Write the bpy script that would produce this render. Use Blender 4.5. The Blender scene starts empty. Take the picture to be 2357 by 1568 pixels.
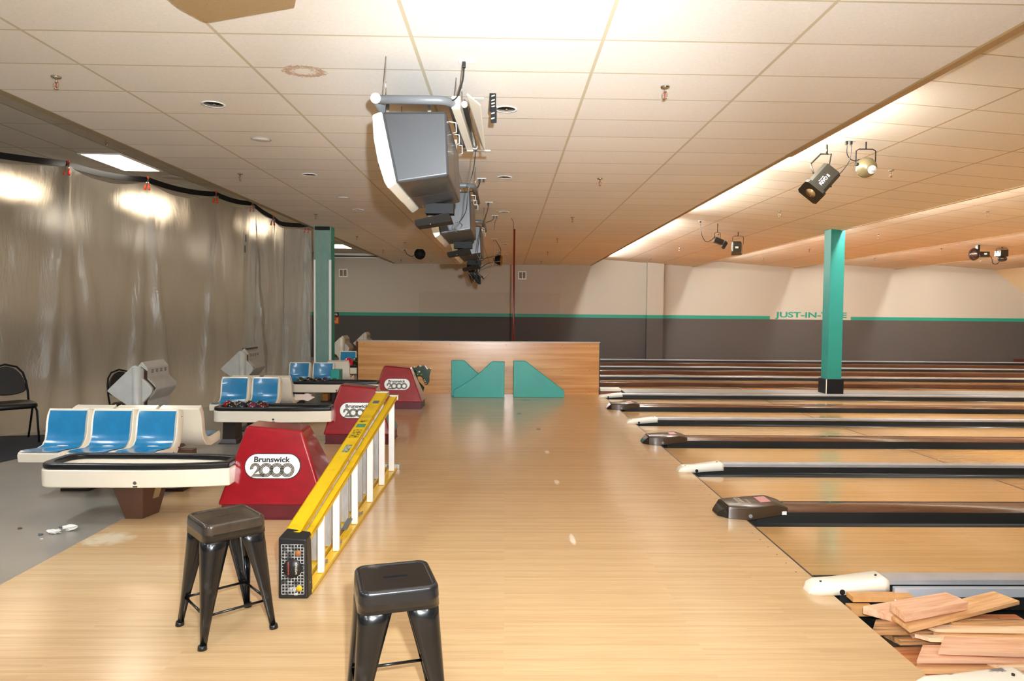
import bpy, math, random
from mathutils import Vector, Matrix
random.seed(7)
PI = math.pi
S = bpy.context.scene
COL = S.collection

# ---------------------------------------------------------------- camera
cam_d = bpy.data.cameras.new('camera')
cam_d.sensor_width = 36.0
FPX = 1600.0
cam_d.lens = FPX * 36.0 / 2357.0
PPX, PPY = 1200.0, 780.0                     # principal point
cam_d.shift_x = (1178.5 - PPX) / 2357.0
cam_d.shift_y = (PPY - 784.0) / 2357.0
cam_d.clip_start = 0.05
cam_d.clip_end = 200
cam = bpy.data.objects.new('camera', cam_d)
COL.objects.link(cam)
dY = Vector(((1166 - PPX) / FPX, -(719 - PPY) / FPX, -1)).normalized()
nZ = Vector((1, -0.0094, 0)).cross(dY).normalized()
dX = dY.cross(nZ)
Mc = Matrix((dX, dY, nZ)).to_4x4()
Mc.translation = Vector((0, 0, 1.70))
cam.matrix_world = Mc
S.camera = cam
S.cycles.diffuse_bounces = 8
S.cycles.max_bounces = 14
S.cycles.caustics_reflective = False
S.cycles.caustics_refractive = False
S.view_settings.view_transform = 'Standard'
S.view_settings.look = 'None'
S.view_settings.exposure = 0.36
S.view_settings.gamma = 1.0
S.view_settings.use_curve_mapping = False

# ---------------------------------------------------------------- world and large lights
W = bpy.data.worlds.new('world')
S.world = W
W.use_nodes = True
bg = W.node_tree.nodes['Background']
bg.inputs[0].default_value = (1.0, 0.93, 0.84, 1)
bg.inputs[1].default_value = 0.5

def lamp(name, kind, loc, energy, color, size=0.1, rot=(0, 0, 0), size_y=None, spread=None):
    d = bpy.data.lights.new(name, kind)
    d.energy = energy
    d.color = color
    if kind == 'AREA':
        d.size = size
        if size_y:
            d.shape = 'RECTANGLE'
            d.size_y = size_y
        if spread:
            d.spread = spread
    else:
        d.shadow_soft_size = size
    o = bpy.data.objects.new(name, d)
    o.location = loc
    o.rotation_euler = rot
    COL.objects.link(o)
    return o

# camera flash, a hand above and right of the lens
fl = lamp('camera_flash', 'SPOT', (0.16, -0.02, 1.95), 1420, (0.92, 0.97, 1.0), 0.04, (math.radians(98), 0, 0))
fl.data.spot_size = math.radians(108)
fl.data.spot_blend = 1.0
fc = lamp('camera_flash_core', 'SPOT', (0.16, -0.02, 1.95), 2000, (0.92, 0.97, 1.0), 0.04, (math.radians(96), 0, math.radians(0)))
fc.data.spot_size = math.radians(46)
fc.data.spot_blend = 1.0
fb = lamp('camera_flash_bounce', 'SPOT', (0.16, -0.05, 2.0), 20, (0.92, 0.98, 1.0), 0.06, (math.radians(122), 0, 0))
fb.data.spot_size = math.radians(120)
fb.data.spot_blend = 1.0

# ---------------------------------------------------------------- materials
MATS = {}
def lin(c):
    return tuple((x / 12.92 if x <= 0.04045 else ((x + 0.055) / 1.055) ** 2.4) for x in c)
def rgb(r, g, b):
    return lin((r / 255, g / 255, b / 255)) + (1,)

def nodes_of(name):
    m = bpy.data.materials.new(name)
    m.use_nodes = True
    nt = m.node_tree
    return m, nt, nt.nodes['Principled BSDF']

def mat(name, col, rough=0.5, metal=0.0, coat=0.0, noise=0.0, nscale=8.0, bump=0.0, bscale=40.0, emit=0, spec=0.5, col2=None, stretch=(1, 1, 1), thresh=None):
    if name in MATS:
        return MATS[name]
    m, nt, p = nodes_of(name)
    p.inputs['Base Color'].default_value = col
    p.inputs['Roughness'].default_value = rough
    p.inputs['Metallic'].default_value = metal
    p.inputs['Coat Weight'].default_value = coat
    p.inputs['Coat Roughness'].default_value = 0.08
    p.inputs['Specular IOR Level'].default_value = spec
    if emit:
        p.inputs['Emission Color'].default_value = col
        p.inputs['Emission Strength'].default_value = emit
    N, L = nt.nodes, nt.links
    if noise or bump or col2:
        tc = N.new('ShaderNodeTexCoord')
        mp = N.new('ShaderNodeMapping')
        mp.inputs['Scale'].default_value = stretch
        L.new(tc.outputs['Object'], mp.inputs[0])
    if noise or col2:
        nz = N.new('ShaderNodeTexNoise')
        nz.inputs['Scale'].default_value = nscale
        nz.inputs['Detail'].default_value = 6
        L.new(mp.outputs[0], nz.inputs['Vector'])
        rp = N.new('ShaderNodeValToRGB')
        if col2:
            a, b = thresh if thresh else (0.4, 0.6)
            rp.color_ramp.elements[0].position = a
            rp.color_ramp.elements[1].position = b
            rp.color_ramp.elements[0].color = col
            rp.color_ramp.elements[1].color = col2
        else:
            k = noise
            rp.color_ramp.elements[0].position = 0.3
            rp.color_ramp.elements[1].position = 0.7
            rp.color_ramp.elements[0].color = tuple(c * (1 - k) for c in col[:3]) + (1,)
            rp.color_ramp.elements[1].color = tuple(min(1, c * (1 + k)) for c in col[:3]) + (1,)
        L.new(nz.outputs['Fac'], rp.inputs[0])
        L.new(rp.outputs[0], p.inputs['Base Color'])
    if bump:
        n2 = N.new('ShaderNodeTexNoise')
        n2.inputs['Scale'].default_value = bscale
        n2.inputs['Detail'].default_value = 4
        L.new(mp.outputs[0], n2.inputs['Vector'])
        bp = N.new('ShaderNodeBump')
        bp.inputs['Strength'].default_value = bump
        bp.inputs['Distance'].default_value = 0.01
        L.new(n2.outputs['Fac'], bp.inputs['Height'])
        L.new(bp.outputs[0], p.inputs['Normal'])
    MATS[name] = m
    return m

def math_node(nt, op, a, b=None, c=None):
    n = nt.nodes.new('ShaderNodeMath')
    n.operation = op
    for i, v in enumerate((a, b, c)):
        if v is None:
            continue
        if isinstance(v, (int, float)):
            n.inputs[i].default_value = v
        else:
            nt.links.new(v, n.inputs[i])
    return n.outputs[0]

def mix_col(nt, fac, a, b, mode='MIX'):
    n = nt.nodes.new('ShaderNodeMix')
    n.data_type = 'RGBA'
    n.blend_type = mode
    for s, v in ((n.inputs[0], fac), (n.inputs[6], a), (n.inputs[7], b)):
        if isinstance(v, (int, float)):
            s.default_value = v
        elif isinstance(v, tuple):
            s.default_value = v
        else:
            nt.links.new(v, s)
    return n.outputs[2]

def wood_strip_mat(name, c1, c2, grain, rough, coat, marks=(), width=0.026, length=1.6):
    m, nt, p = nodes_of(name)
    N, L = nt.nodes, nt.links
    tc = N.new('ShaderNodeTexCoord')
    br = N.new('ShaderNodeTexBrick')
    br.inputs['Scale'].default_value = 1.0
    br.inputs['Brick Width'].default_value = length
    br.inputs['Row Height'].default_value = width
    br.inputs['Mortar Size'].default_value = 0.0
    br.inputs['Color1'].default_value = c1
    br.inputs['Color2'].default_value = c2
    br.inputs['Bias'].default_value = -0.2
    br.offset = 0.37
    L.new(tc.outputs['Object'], br.inputs['Vector'])
    mp = N.new('ShaderNodeMapping')
    mp.inputs['Scale'].default_value = (1.5, 45, 45)
    L.new(tc.outputs['Object'], mp.inputs[0])
    nz = N.new('ShaderNodeTexNoise')
    nz.inputs['Scale'].default_value = 2.2
    nz.inputs['Detail'].default_value = 7
    L.new(mp.outputs[0], nz.inputs['Vector'])
    rp = N.new('ShaderNodeValToRGB')
    rp.color_ramp.elements[0].position = 0.35
    rp.color_ramp.elements[0].color = (1 - grain, 1 - grain * 1.15, 1 - grain * 1.35, 1)
    rp.color_ramp.elements[1].position = 0.62
    rp.color_ramp.elements[1].color = (1, 1, 1, 1)
    L.new(nz.outputs['Fac'], rp.inputs[0])
    col = mix_col(nt, 1.0, br.outputs['Color'], rp.outputs[0], 'MULTIPLY')
    sx = N.new('ShaderNodeSeparateXYZ')
    L.new(tc.outputs['Object'], sx.inputs[0])
    for (mx, my, rx, ry, mc, st) in marks:
        a = math_node(nt, 'MULTIPLY', math_node(nt, 'SUBTRACT', sx.outputs[0], mx), 1 / rx)
        b = math_node(nt, 'MULTIPLY', math_node(nt, 'SUBTRACT', sx.outputs[1], my), 1 / ry)
        d = math_node(nt, 'ADD', math_node(nt, 'MULTIPLY', a, a), math_node(nt, 'MULTIPLY', b, b))
        n3 = N.new('ShaderNodeTexNoise')
        n3.inputs['Scale'].default_value = 14
        L.new(tc.outputs['Object'], n3.inputs['Vector'])
        d = math_node(nt, 'ADD', d, math_node(nt, 'MULTIPLY', math_node(nt, 'SUBTRACT', n3.outputs['Fac'], 0.5), 1.6))
        mr = N.new('ShaderNodeMapRange')
        mr.inputs[1].default_value = 1.0
        mr.inputs[2].default_value = 0.2
        mr.inputs[3].default_value = 0.0
        mr.inputs[4].default_value = st
        L.new(d, mr.inputs[0])
        col = mix_col(nt, mr.outputs[0], col, mc)
    L.new(col, p.inputs['Base Color'])
    p.inputs['Roughness'].default_value = rough
    n4 = N.new('ShaderNodeTexNoise')
    n4.inputs['Scale'].default_value = 1.3
    n4.inputs['Detail'].default_value = 5
    L.new(tc.outputs['Object'], n4.inputs['Vector'])
    mr = N.new('ShaderNodeMapRange')
    mr.inputs[3].default_value = rough * 0.75
    mr.inputs[4].default_value = rough * 1.3
    L.new(n4.outputs['Fac'], mr.inputs[0])
    L.new(mr.outputs[0], p.inputs['Roughness'])
    p.inputs['Coat Weight'].default_value = coat
    p.inputs['Coat Roughness'].default_value = 0.12
    return m

def ceiling_mat(name, base, line, x0, dx, y0=4.49, dy=0.607, lw=0.024, stain=None):
    m, nt, p = nodes_of(name)
    N, L = nt.nodes, nt.links
    tc = N.new('ShaderNodeTexCoord')
    sx = N.new('ShaderNodeSeparateXYZ')
    L.new(tc.outputs['Object'], sx.inputs[0])
    def grid(out, o, d, w):
        t = math_node(nt, 'DIVIDE', math_node(nt, 'SUBTRACT', out, o), d)
        f = math_node(nt, 'FRACT', math_node(nt, 'ADD', t, 0.5))
        dist = math_node(nt, 'ABSOLUTE', math_node(nt, 'SUBTRACT', f, 0.5))
        return math_node(nt, 'LESS_THAN', dist, w / d / 2)
    gx = grid(sx.outputs[0], x0, dx, lw)
    gy = grid(sx.outputs[1], y0, dy, lw * 0.8)
    g = math_node(nt, 'MAXIMUM', gx, gy)
    nz = N.new('ShaderNodeTexNoise')
    nz.inputs['Scale'].default_value = 60
    nz.inputs['Detail'].default_value = 8
    nz.inputs['Roughness'].default_value = 0.75
    L.new(tc.outputs['Object'], nz.inputs['Vector'])
    rp = N.new('ShaderNodeValToRGB')
    rp.color_ramp.elements[0].position = 0.32
    rp.color_ramp.elements[1].position = 0.62
    rp.color_ramp.elements[0].color = tuple(c * 0.90 for c in base[:3]) + (1,)
    rp.color_ramp.elements[1].color = base
    L.new(nz.outputs['Fac'], rp.inputs[0])
    # each tile has its own slight tone
    fx = math_node(nt, 'FLOOR', math_node(nt, 'DIVIDE', math_node(nt, 'SUBTRACT', sx.outputs[0], x0), dx))
    fy = math_node(nt, 'FLOOR', math_node(nt, 'DIVIDE', math_node(nt, 'SUBTRACT', sx.outputs[1], y0), dy))
    cb = N.new('ShaderNodeCombineXYZ')
    L.new(fx, cb.inputs[0])
    L.new(fy, cb.inputs[1])
    wn = N.new('ShaderNodeTexWhiteNoise')
    L.new(cb.outputs[0], wn.inputs['Vector'])
    mr = N.new('ShaderNodeMapRange')
    mr.inputs[3].default_value = 0.94
    mr.inputs[4].default_value = 1.0
    L.new(wn.outputs['Value'], mr.inputs[0])
    cg = N.new('ShaderNodeCombineColor')
    for i in range(3):
        L.new(mr.outputs[0], cg.inputs[i])
    tile = mix_col(nt, 1.0, rp.outputs[0], cg.outputs[0], 'MULTIPLY')
    if stain:
        (mx, my, rx, ry) = stain
        a = math_node(nt, 'MULTIPLY', math_node(nt, 'SUBTRACT', sx.outputs[0], mx), 1 / rx)
        b = math_node(nt, 'MULTIPLY', math_node(nt, 'SUBTRACT', sx.outputs[1], my), 1 / ry)
        d = math_node(nt, 'ADD', math_node(nt, 'MULTIPLY', a, a), math_node(nt, 'MULTIPLY', b, b))
        d = math_node(nt, 'ABSOLUTE', math_node(nt, 'SUBTRACT', d, 0.6))
        d = math_node(nt, 'ADD', d, math_node(nt, 'MULTIPLY', math_node(nt, 'SUBTRACT', nz.outputs['Fac'], 0.5), 2.5))
        inside = math_node(nt, 'LESS_THAN', d, 0.3)
        tile = mix_col(nt, math_node(nt, 'MULTIPLY', inside, 0.7), tile, rgb(176, 128, 80))
    col = mix_col(nt, g, tile, line)
    L.new(col, p.inputs['Base Color'])
    p.inputs['Roughness'].default_value = 0.85
    bp = N.new('ShaderNodeBump')
    bp.inputs['Strength'].default_value = 0.5
    bp.inputs['Distance'].default_value = 0.004
    h = math_node(nt, 'ADD', math_node(nt, 'MULTIPLY', nz.outputs['Fac'], 0.5), math_node(nt, 'MULTIPLY', g, 1.5))
    L.new(h, bp.inputs['Height'])
    L.new(bp.outputs[0], p.inputs['Normal'])
    return m

# ---------------------------------------------------------------- mesh helper
LOC = {}
class MB:
    def __init__(s):
        s.v, s.f, s.sm, s.mi, s.cur = [], [], [], [], 0
    def add(s, vs, fs, smooth=False):
        b = len(s.v)
        s.v += [Vector(v) for v in vs]
        for f in fs:
            s.f.append([i + b for i in f])
            s.sm.append(smooth)
            s.mi.append(s.cur)
        return s
    def box(s, x0, x1, y0, y1, z0, z1):
        vs = [(x, y, z) for z in (z0, z1) for y in (y0, y1) for x in (x0, x1)]
        return s.add(vs, [(0, 2, 3, 1), (4, 5, 7, 6), (0, 1, 5, 4), (2, 6, 7, 3), (0, 4, 6, 2), (1, 3, 7, 5)])
    def hexa(s, p):   # 8 points: bottom 4 ccw, top 4 ccw
        return s.add(p, [(3, 2, 1, 0), (4, 5, 6, 7), (0, 1, 5, 4), (1, 2, 6, 5), (2, 3, 7, 6), (3, 0, 4, 7)])
    def obox(s, c, ax, ay, az):
        c, ax, ay, az = map(Vector, (c, ax, ay, az))
        p = [c + i * ax + j * ay + k * az for k in (-1, 1) for (i, j) in ((-1, -1), (1, -1), (1, 1), (-1, 1))]
        return s.hexa(p)
    def prism(s, poly, axis, a, b):
        n = len(poly)
        def P(u, v, w):
            return {'y': (u, w, v), 'x': (w, u, v), 'z': (u, v, w)}[axis]
        vs = [P(u, v, a) for u, v in poly] + [P(u, v, b) for u, v in poly]
        fs = [tuple(range(n)), tuple(range(2 * n - 1, n - 1, -1))]
        fs += [(i, i + n, (i + 1) % n + n, (i + 1) % n) for i in range(n)]
        return s.add(vs, fs)
    def loft(s, rings, close=True, cap=True, smooth=False):
        n = len(rings[0])
        vs = [p for r in rings for p in r]
        fs = []
        for k in range(len(rings) - 1):
            for i in range(n if close else n - 1):
                j = (i + 1) % n
                fs.append((k * n + i, k * n + j, (k + 1) * n + j, (k + 1) * n + i))
        s.add(vs, fs, smooth)
        if cap:
            s.add(rings[0], [tuple(range(n - 1, -1, -1))])
            s.add(rings[-1], [tuple(range(n))])
        return s
    def cyl(s, p0, p1, r0, r1=None, n=16, cap=True):
        r1 = r0 if r1 is None else r1
        p0, p1 = Vector(p0), Vector(p1)
        d = (p1 - p0).normalized()
        u = d.orthogonal().normalized()
        w = d.cross(u)
        R = lambda c, r: [c + r * (math.cos(2 * PI * i / n) * u + math.sin(2 * PI * i / n) * w) for i in range(n)]
        return s.loft([R(p0, r0), R(p1, r1)], True, cap, True)
    def tube(s, pts, r, n=8, cap=True):
        pts = [Vector(p) for p in pts]
        rings, u = [], None
        for i, p in enumerate(pts):
            d = (pts[min(i + 1, len(pts) - 1)] - pts[max(i - 1, 0)]).normalized()
            if u is None:
                u = d.orthogonal().normalized()
            else:
                u = (u - d * u.dot(d)).normalized()
            w = d.cross(u)
            rr = r[i] if isinstance(r, (list, tuple)) else r
            rings.append([p + rr * (math.cos(2 * PI * k / n) * u + math.sin(2 * PI * k / n) * w) for k in range(n)])
        return s.loft(rings, True, cap, True)
    def lathe(s, prof, c, n=24, d=(0, 0, 1), ring=False):
        if ring:
            prof = list(prof) + [prof[0]]
        c, d = Vector(c), Vector(d).normalized()
        u = d.orthogonal().normalized()
        w = d.cross(u)
        rings = [[c + d * z + max(r, 1e-4) * (math.cos(2 * PI * i / n) * u + math.sin(2 * PI * i / n) * w) for i in range(n)] for r, z in prof]
        return s.loft(rings, True, not ring, True)
    def sphere(s, c, r, n=16, m=10, sc=(1, 1, 1)):
        c = Vector(c)
        prof = []
        rings = []
        for k in range(m + 1):
            t = PI * k / m
            rr = max(math.sin(t), 0.002) * r
            rings.append([c + Vector((rr * math.cos(2 * PI * i / n) * sc[0], rr * math.sin(2 * PI * i / n) * sc[1], -r * math.cos(t) * sc[2])) for i in range(n)])
        return s.loft(rings, True, True, True)
    def build(s, name, m, parent=None, loc=None, bevel=0.0, seg=2, local=False, smooth=None):
        me = bpy.data.meshes.new(name)
        off = Vector((0, 0, 0))
        if parent is not None and not local:
            off = LOC.get(parent.name, Vector((0, 0, 0)))
        if parent is None and loc is not None:
            off = Vector(loc)
        me.from_pydata([v - off for v in s.v], [], s.f)
        ms = m if isinstance(m, (list, tuple)) else [m]
        for mm in ms:
            me.materials.append(mm)
        for i, pl in enumerate(me.polygons):
            pl.use_smooth = s.sm[i] if smooth is None else smooth
            pl.material_index = min(s.mi[i], len(ms) - 1)
        import bmesh
        bm = bmesh.new()
        bm.from_mesh(me)
        bmesh.ops.remove_doubles(bm, verts=bm.verts, dist=1e-5)
        bmesh.ops.recalc_face_normals(bm, faces=bm.faces)
        bm.to_mesh(me)
        bm.free()
        o = bpy.data.objects.new(name, me)
        COL.objects.link(o)
        if parent is not None:
            o.parent = parent
            LOC[o.name] = off if not local else Vector((0, 0, 0))
        elif loc is not None:
            o.location = loc
            LOC[o.name] = off
        if bevel:
            bv = o.modifiers.new('bevel', 'BEVEL')
            bv.width = bevel
            bv.segments = seg
            bv.limit_method = 'ANGLE'
            bv.angle_limit = math.radians(35)
            bv.harden_normals = True
            for pl in me.polygons:
                pl.use_smooth = True
        return o

def tag(o, label, cat, group=None):
    o['label'] = label
    o['category'] = cat
    if group:
        o['group'] = group
    return o
def structure(o):
    o['kind'] = 'structure'
    return o
def thing(name, label, cat, loc=(0, 0, 0), rz=0.0, group=None):
    o = bpy.data.objects.new(name, None)
    o.empty_display_size = 0.1
    COL.objects.link(o)
    o.location = loc
    o.rotation_euler = (0, 0, rz)
    LOC[o.name] = Vector(loc)
    return tag(o, label, cat, group)
def dup(root, loc, label, rz=None, skip=()):
    def cp(o, par):
        c = o.copy()
        COL.objects.link(c)
        c.parent = par
        for ch in [x for x in ALLCH(o)]:
            if ch.name.split('.')[0] not in skip:
                cp(ch, c)
        return c
    r = cp(root, None)
    r.location = loc
    if rz is not None:
        r.rotation_euler = (0, 0, rz)
    r['label'] = label
    LOC[r.name] = Vector(loc)
    return r
def nest(t, host, *names):
    # hang sub-parts under one part of a thing; all share the same local frame
    ch = ALLCH(t)
    hosts = [c for c in ch if c.name.split('.')[0] == host]
    for nme in names:
        for k, c in enumerate([c for c in ch if c.name.split('.')[0] == nme]):
            per = max(1, -(-len([q for q in ch if q.name.split('.')[0] == nme]) // len(hosts)))
            c.parent = hosts[min(k // per, len(hosts) - 1)]
def ALLCH(o):
    return [x for x in COL.objects if x.parent == o]

def text(name, s, m, parent, M, w, h=None, depth=0.0008, bold=0.0):
    cu = bpy.data.curves.new('t', 'FONT')
    cu.body = s
    cu.size = 1.0
    cu.extrude = 0.0
    cu.offset = bold
    cu.resolution_u = 4
    to = bpy.data.objects.new('t', cu)
    me = bpy.data.meshes.new_from_object(to)
    xs = [v.co.x for v in me.vertices]
    ys = [v.co.y for v in me.vertices]
    sx = w / (max(xs) - min(xs))
    sy = (h / (max(ys) - min(ys))) if h else sx
    cx, cy = (max(xs) + min(xs)) / 2, (max(ys) + min(ys)) / 2
    off = LOC.get(parent.name, Vector((0, 0, 0))) if parent is not None else Vector((0, 0, 0))
    for v in me.vertices:
        v.co = M @ Vector(((v.co.x - cx) * sx, (v.co.y - cy) * sy, depth)) - off
    me.materials.clear()
    me.materials.append(m)
    o = bpy.data.objects.new(name, me)
    COL.objects.link(o)
    o.parent = parent
    bpy.data.objects.remove(to)
    bpy.data.curves.remove(cu)
    return o
def frame(o, u, v):
    o, u, v = Vector(o), Vector(u).normalized(), Vector(v).normalized()
    w = u.cross(v)
    M = Matrix((u, v, w)).transposed().to_4x4()
    M.translation = o
    return M
def ribbon(mb, M, pts, wd, z=0.001, closed=False):
    n = len(pts)
    L_, R_ = [], []
    for i, p in enumerate(pts):
        a = pts[(i - 1) % n] if closed or i else pts[0]
        b = pts[(i + 1) % n] if closed or i < n - 1 else pts[-1]
        d = Vector((b[0] - a[0], b[1] - a[1])).normalized()
        nn = Vector((-d.y, d.x))
        L_.append(M @ Vector((p[0] + nn.x * wd / 2, p[1] + nn.y * wd / 2, z)))
        R_.append(M @ Vector((p[0] - nn.x * wd / 2, p[1] - nn.y * wd / 2, z)))
    fs = []
    for i in range(n if closed else n - 1):
        j = (i + 1) % n
        fs.append((i, j, j + n, i + n))
    mb.add(L_ + R_, fs)
def arc(cx, cy, r, a0, a1, n=28):
    return [(cx + r * math.cos(math.radians(a0 + (a1 - a0) * i / n)), cy + r * math.sin(math.radians(a0 + (a1 - a0) * i / n))) for i in range(n + 1)]

def logo_bands(mb, M, s):
    for c in (0, 0.80, 1.60):
        ribbon(mb, M, [(x * s, y * s) for x, y in arc(c, 0, 0.40, 0, 360, 36)[:-1]], 0.24 * s, 0.0008, True)
    hook = arc(-0.82, 0.14, 0.27, 200, -25, 20) + [(-1.12 + 0.09 * 1.2, -0.41), (-0.1, -0.41)]
    ribbon(mb, M, [(x * s, y * s) for x, y in hook], 0.22 * s, 0.0008)

# ---------------------------------------------------------------- common materials
M_floor = wood_strip_mat('maple_approach', rgb(218, 185, 139), rgb(207, 172, 126), 0.10, 0.22, 0.14,
    marks=[(-2.93, 5.14, 0.20, 0.17, rgb(238, 228, 200), 0.75), (0.52, 6.91, 0.03, 0.12, rgb(250, 240, 220), 0.8), (0.51, 5.15, 0.025, 0.14, rgb(250, 240, 220), 0.9),
           (0.51, 8.41, 0.03, 0.12, rgb(250, 240, 220), 0.7), (0.48, 10.08, 0.04, 0.15, rgb(110, 84, 56), 0.6), (0.23, 11.64, 0.05, 0.12, rgb(110, 90, 66), 0.6),
           (0.38, 13.44, 0.3, 0.08, rgb(90, 100, 84), 0.6)])
M_lane = wood_strip_mat('maple_lane', rgb(198, 160, 106), rgb(186, 147, 94), 0.12, 0.14, 0.3)
M_lane_pine = wood_strip_mat('pine_lane', rgb(192, 149, 90), rgb(178, 136, 80), 0.16, 0.14, 0.3)
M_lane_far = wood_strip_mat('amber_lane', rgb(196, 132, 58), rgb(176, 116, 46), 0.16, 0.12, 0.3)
M_concrete = mat('grey_concrete', rgb(150, 146, 138), 0.28, noise=0.10, nscale=2.2, coat=0.15)
M_ceil = ceiling_mat('ceiling_tile', rgb(236, 231, 224), rgb(196, 186, 160), 0.60, 1.219, stain=(-1.49, 5.17, 0.16, 0.13))
M_ceilL = ceiling_mat('ceiling_tile_left', rgb(206, 202, 194), rgb(160, 152, 134), -4.60, 0.607 * 1.0, 4.49, 1.214)
M_ceilR = ceiling_mat('ceiling_tile_right', rgb(232, 223, 206), rgb(188, 166, 130), 3.06, 1.253, 4.6, 0.607)
M_trimbrown = mat('ceiling_edge_brown', rgb(150, 134, 106), 0.6)
M_cream = mat('cream_plastic', rgb(236, 226, 206), 0.28, coat=0.3, noise=0.02, nscale=3)
M_blue = mat('blue_plastic', rgb(40, 128, 176), 0.22, coat=0.4, noise=0.08, nscale=14, bump=0.05, bscale=300)
M_black = mat('black_rubber', rgb(24, 24, 25), 0.3)
M_blackmetal = mat('black_metal', rgb(17, 17, 18), 0.6, spec=0.2)
M_brown = mat('brown_metal', rgb(84, 56, 42), 0.35)
M_darkbrown = mat('dark_brown_metal', rgb(46, 36, 32), 0.35)
M_red = mat('red_hood', rgb(142, 12, 26), 0.22, coat=0.5, noise=0.13, nscale=5, stretch=(1, 1, 2))
M_maroon = mat('maroon_plinth', rgb(92, 28, 36), 0.35, noise=0.15, nscale=12)
M_white = mat('white_plastic', rgb(240, 240, 236), 0.35)
M_ink = mat('black_ink', rgb(28, 28, 28), 0.5)
M_gold = mat('dull_gold_ink', rgb(170, 160, 140), 0.5)
M_teal = mat('teal_paint', rgb(38, 158, 146), 0.45, noise=0.05, nscale=3, bump=0.1, bscale=20)
M_grey = mat('console_grey', rgb(186, 186, 180), 0.4, noise=0.08, nscale=7)
M_tv = mat('tv_grey', rgb(56, 58, 61), 0.34, metal=0.15, coat=0.25, noise=0.05, nscale=60)
M_bezel = mat('tv_white', rgb(236, 236, 226), 0.35)
M_pipe = mat('pipe_grey', rgb(94, 97, 100), 0.4)
M_chrome = mat('chrome', rgb(205, 200, 190), 0.15, metal=1.0)
M_alu = mat('aluminium', rgb(196, 194, 190), 0.38, metal=0.5, noise=0.14, nscale=9, stretch=(6, 6, 1))
M_yellow = mat('yellow_fibreglass', rgb(236, 196, 8), 0.35, coat=0.2, noise=0.08, nscale=6, col2=rgb(206, 164, 10), thresh=(0.55, 0.75))
M_gutter = mat('black_gutter', rgb(44, 43, 41), 0.30, noise=0.12, nscale=5, coat=0.2, stretch=(0.3, 1, 1))
M_capgrey = mat('grey_rail', rgb(176, 178, 182), 0.35, metal=0.3, noise=0.08, nscale=6)
M_capbrown = mat('brown_cap', rgb(88, 56, 40), 0.2, coat=0.5, noise=0.12, nscale=3)
M_wall = mat('wall_light', rgb(182, 176, 164), 0.7)
M_wallpatch = mat('wall_light_repainted', rgb(176, 169, 157), 0.75)
M_walldark = mat('wall_dark', rgb(72, 68, 66), 0.7)
M_walldarkpatch = mat('wall_dark_repainted', rgb(66, 63, 62), 0.72)
M_stripe = mat('teal_stripe', rgb(24, 138, 118), 0.5)
M_emitwarm = mat('cove_tube', rgb(246, 246, 242), 0.5, emit=215)
M_emit = mat('lamp_panel', rgb(255, 244, 226), 0.5, emit=9.0)
M_emit3 = mat('lamp_panel_warm', rgb(255, 232, 200), 0.5, emit=28.0)
M_pit = mat('pit_black', rgb(38, 38, 38), 0.25, noise=0.4, nscale=8)

# ---------------------------------------------------------------- room shell
WY = 25.5
# concrete ground under everything, left side visible
mb = MB().box(-12, -3.09, -6, WY, -0.1, 0.0)
structure(mb.build('floor', M_concrete))
# wooden approach
mb = MB().box(-3.09, 2.0, -6, WY, -0.1, 0.0)
structure(mb.build('floor', M_floor))
# sub floor below the lanes
mb = MB().box(2.0, 22, -6, WY, -0.25, -0.115)
structure(mb.build('floor', M_pit))
mb = MB().box(2.0, 2.03, -6, 3.10, -0.12, 0.001).box(1.998, 2.012, 4.2, 14.4, -0.1, 0.0008).box(1.998, 2.012, 14.6, WY, -0.1, 0.0008)
structure(mb.build('trim_1', mat('foul_line', rgb(62, 44, 30), 0.5)))
mb = MB()
for i in range(60):
    y = 4.5 + i * 0.163
    if (y - 3.93) % 3.23 < 0.55 or 1.5 < (y - 3.93) % 3.23 < 2.25:
        continue
    mb.cyl((1.93, y, -0.005), (1.93, y, 0.0006), 0.006, n=8)
structure(mb.build('trim_2', mat('foul_line', rgb(62, 44, 30), 0.5)))

# ceiling: flat middle, higher left, saw-tooth right
structure(MB().box(-4.05, 3.06, -6, WY, 3.44, 3.95).build('ceiling', M_ceil))
structure(MB().box(-12, -4.05, -6, WY, 3.80, 3.95).build('ceiling', M_ceilL))
structure(MB().box(-4.14, -4.05, -6, WY, 3.435, 3.50).build('trim_3', M_trimbrown))
structure(MB().box(3.03, 3.10, -6, 7.6, 3.425, 3.50).box(3.045, 3.085, 7.6, WY, 3.432, 3.50).build('trim_4', mat('edge_tan', rgb(168, 138, 96), 0.6)))
for i in range(4):
    x0 = 3.06 + 3.76 * i
    x1 = x0 + 3.76
    mb = MB().prism([(x0, 3.70), (x1, 3.44), (x1, 3.99), (x0, 3.99)], 'y', -6, WY)
    o = mb.build('ceiling', M_ceilR)
    structure(o)
    if i:
        structure(MB().box(x0 - 0.02, x0 + 0.015, -6, WY, 3.425, 3.47).build('trim_%d' % (4 + i), mat('edge_tan', rgb(168, 138, 96), 0.6)))
structure(MB().prism([(18.1, 3.44), (18.1, 3.99), (20.3, 3.99), (20.3, 1.75)], 'y', -6, WY).build('ceiling', mat('slanted_soffit', rgb(214, 190, 150), 0.8)))
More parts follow.
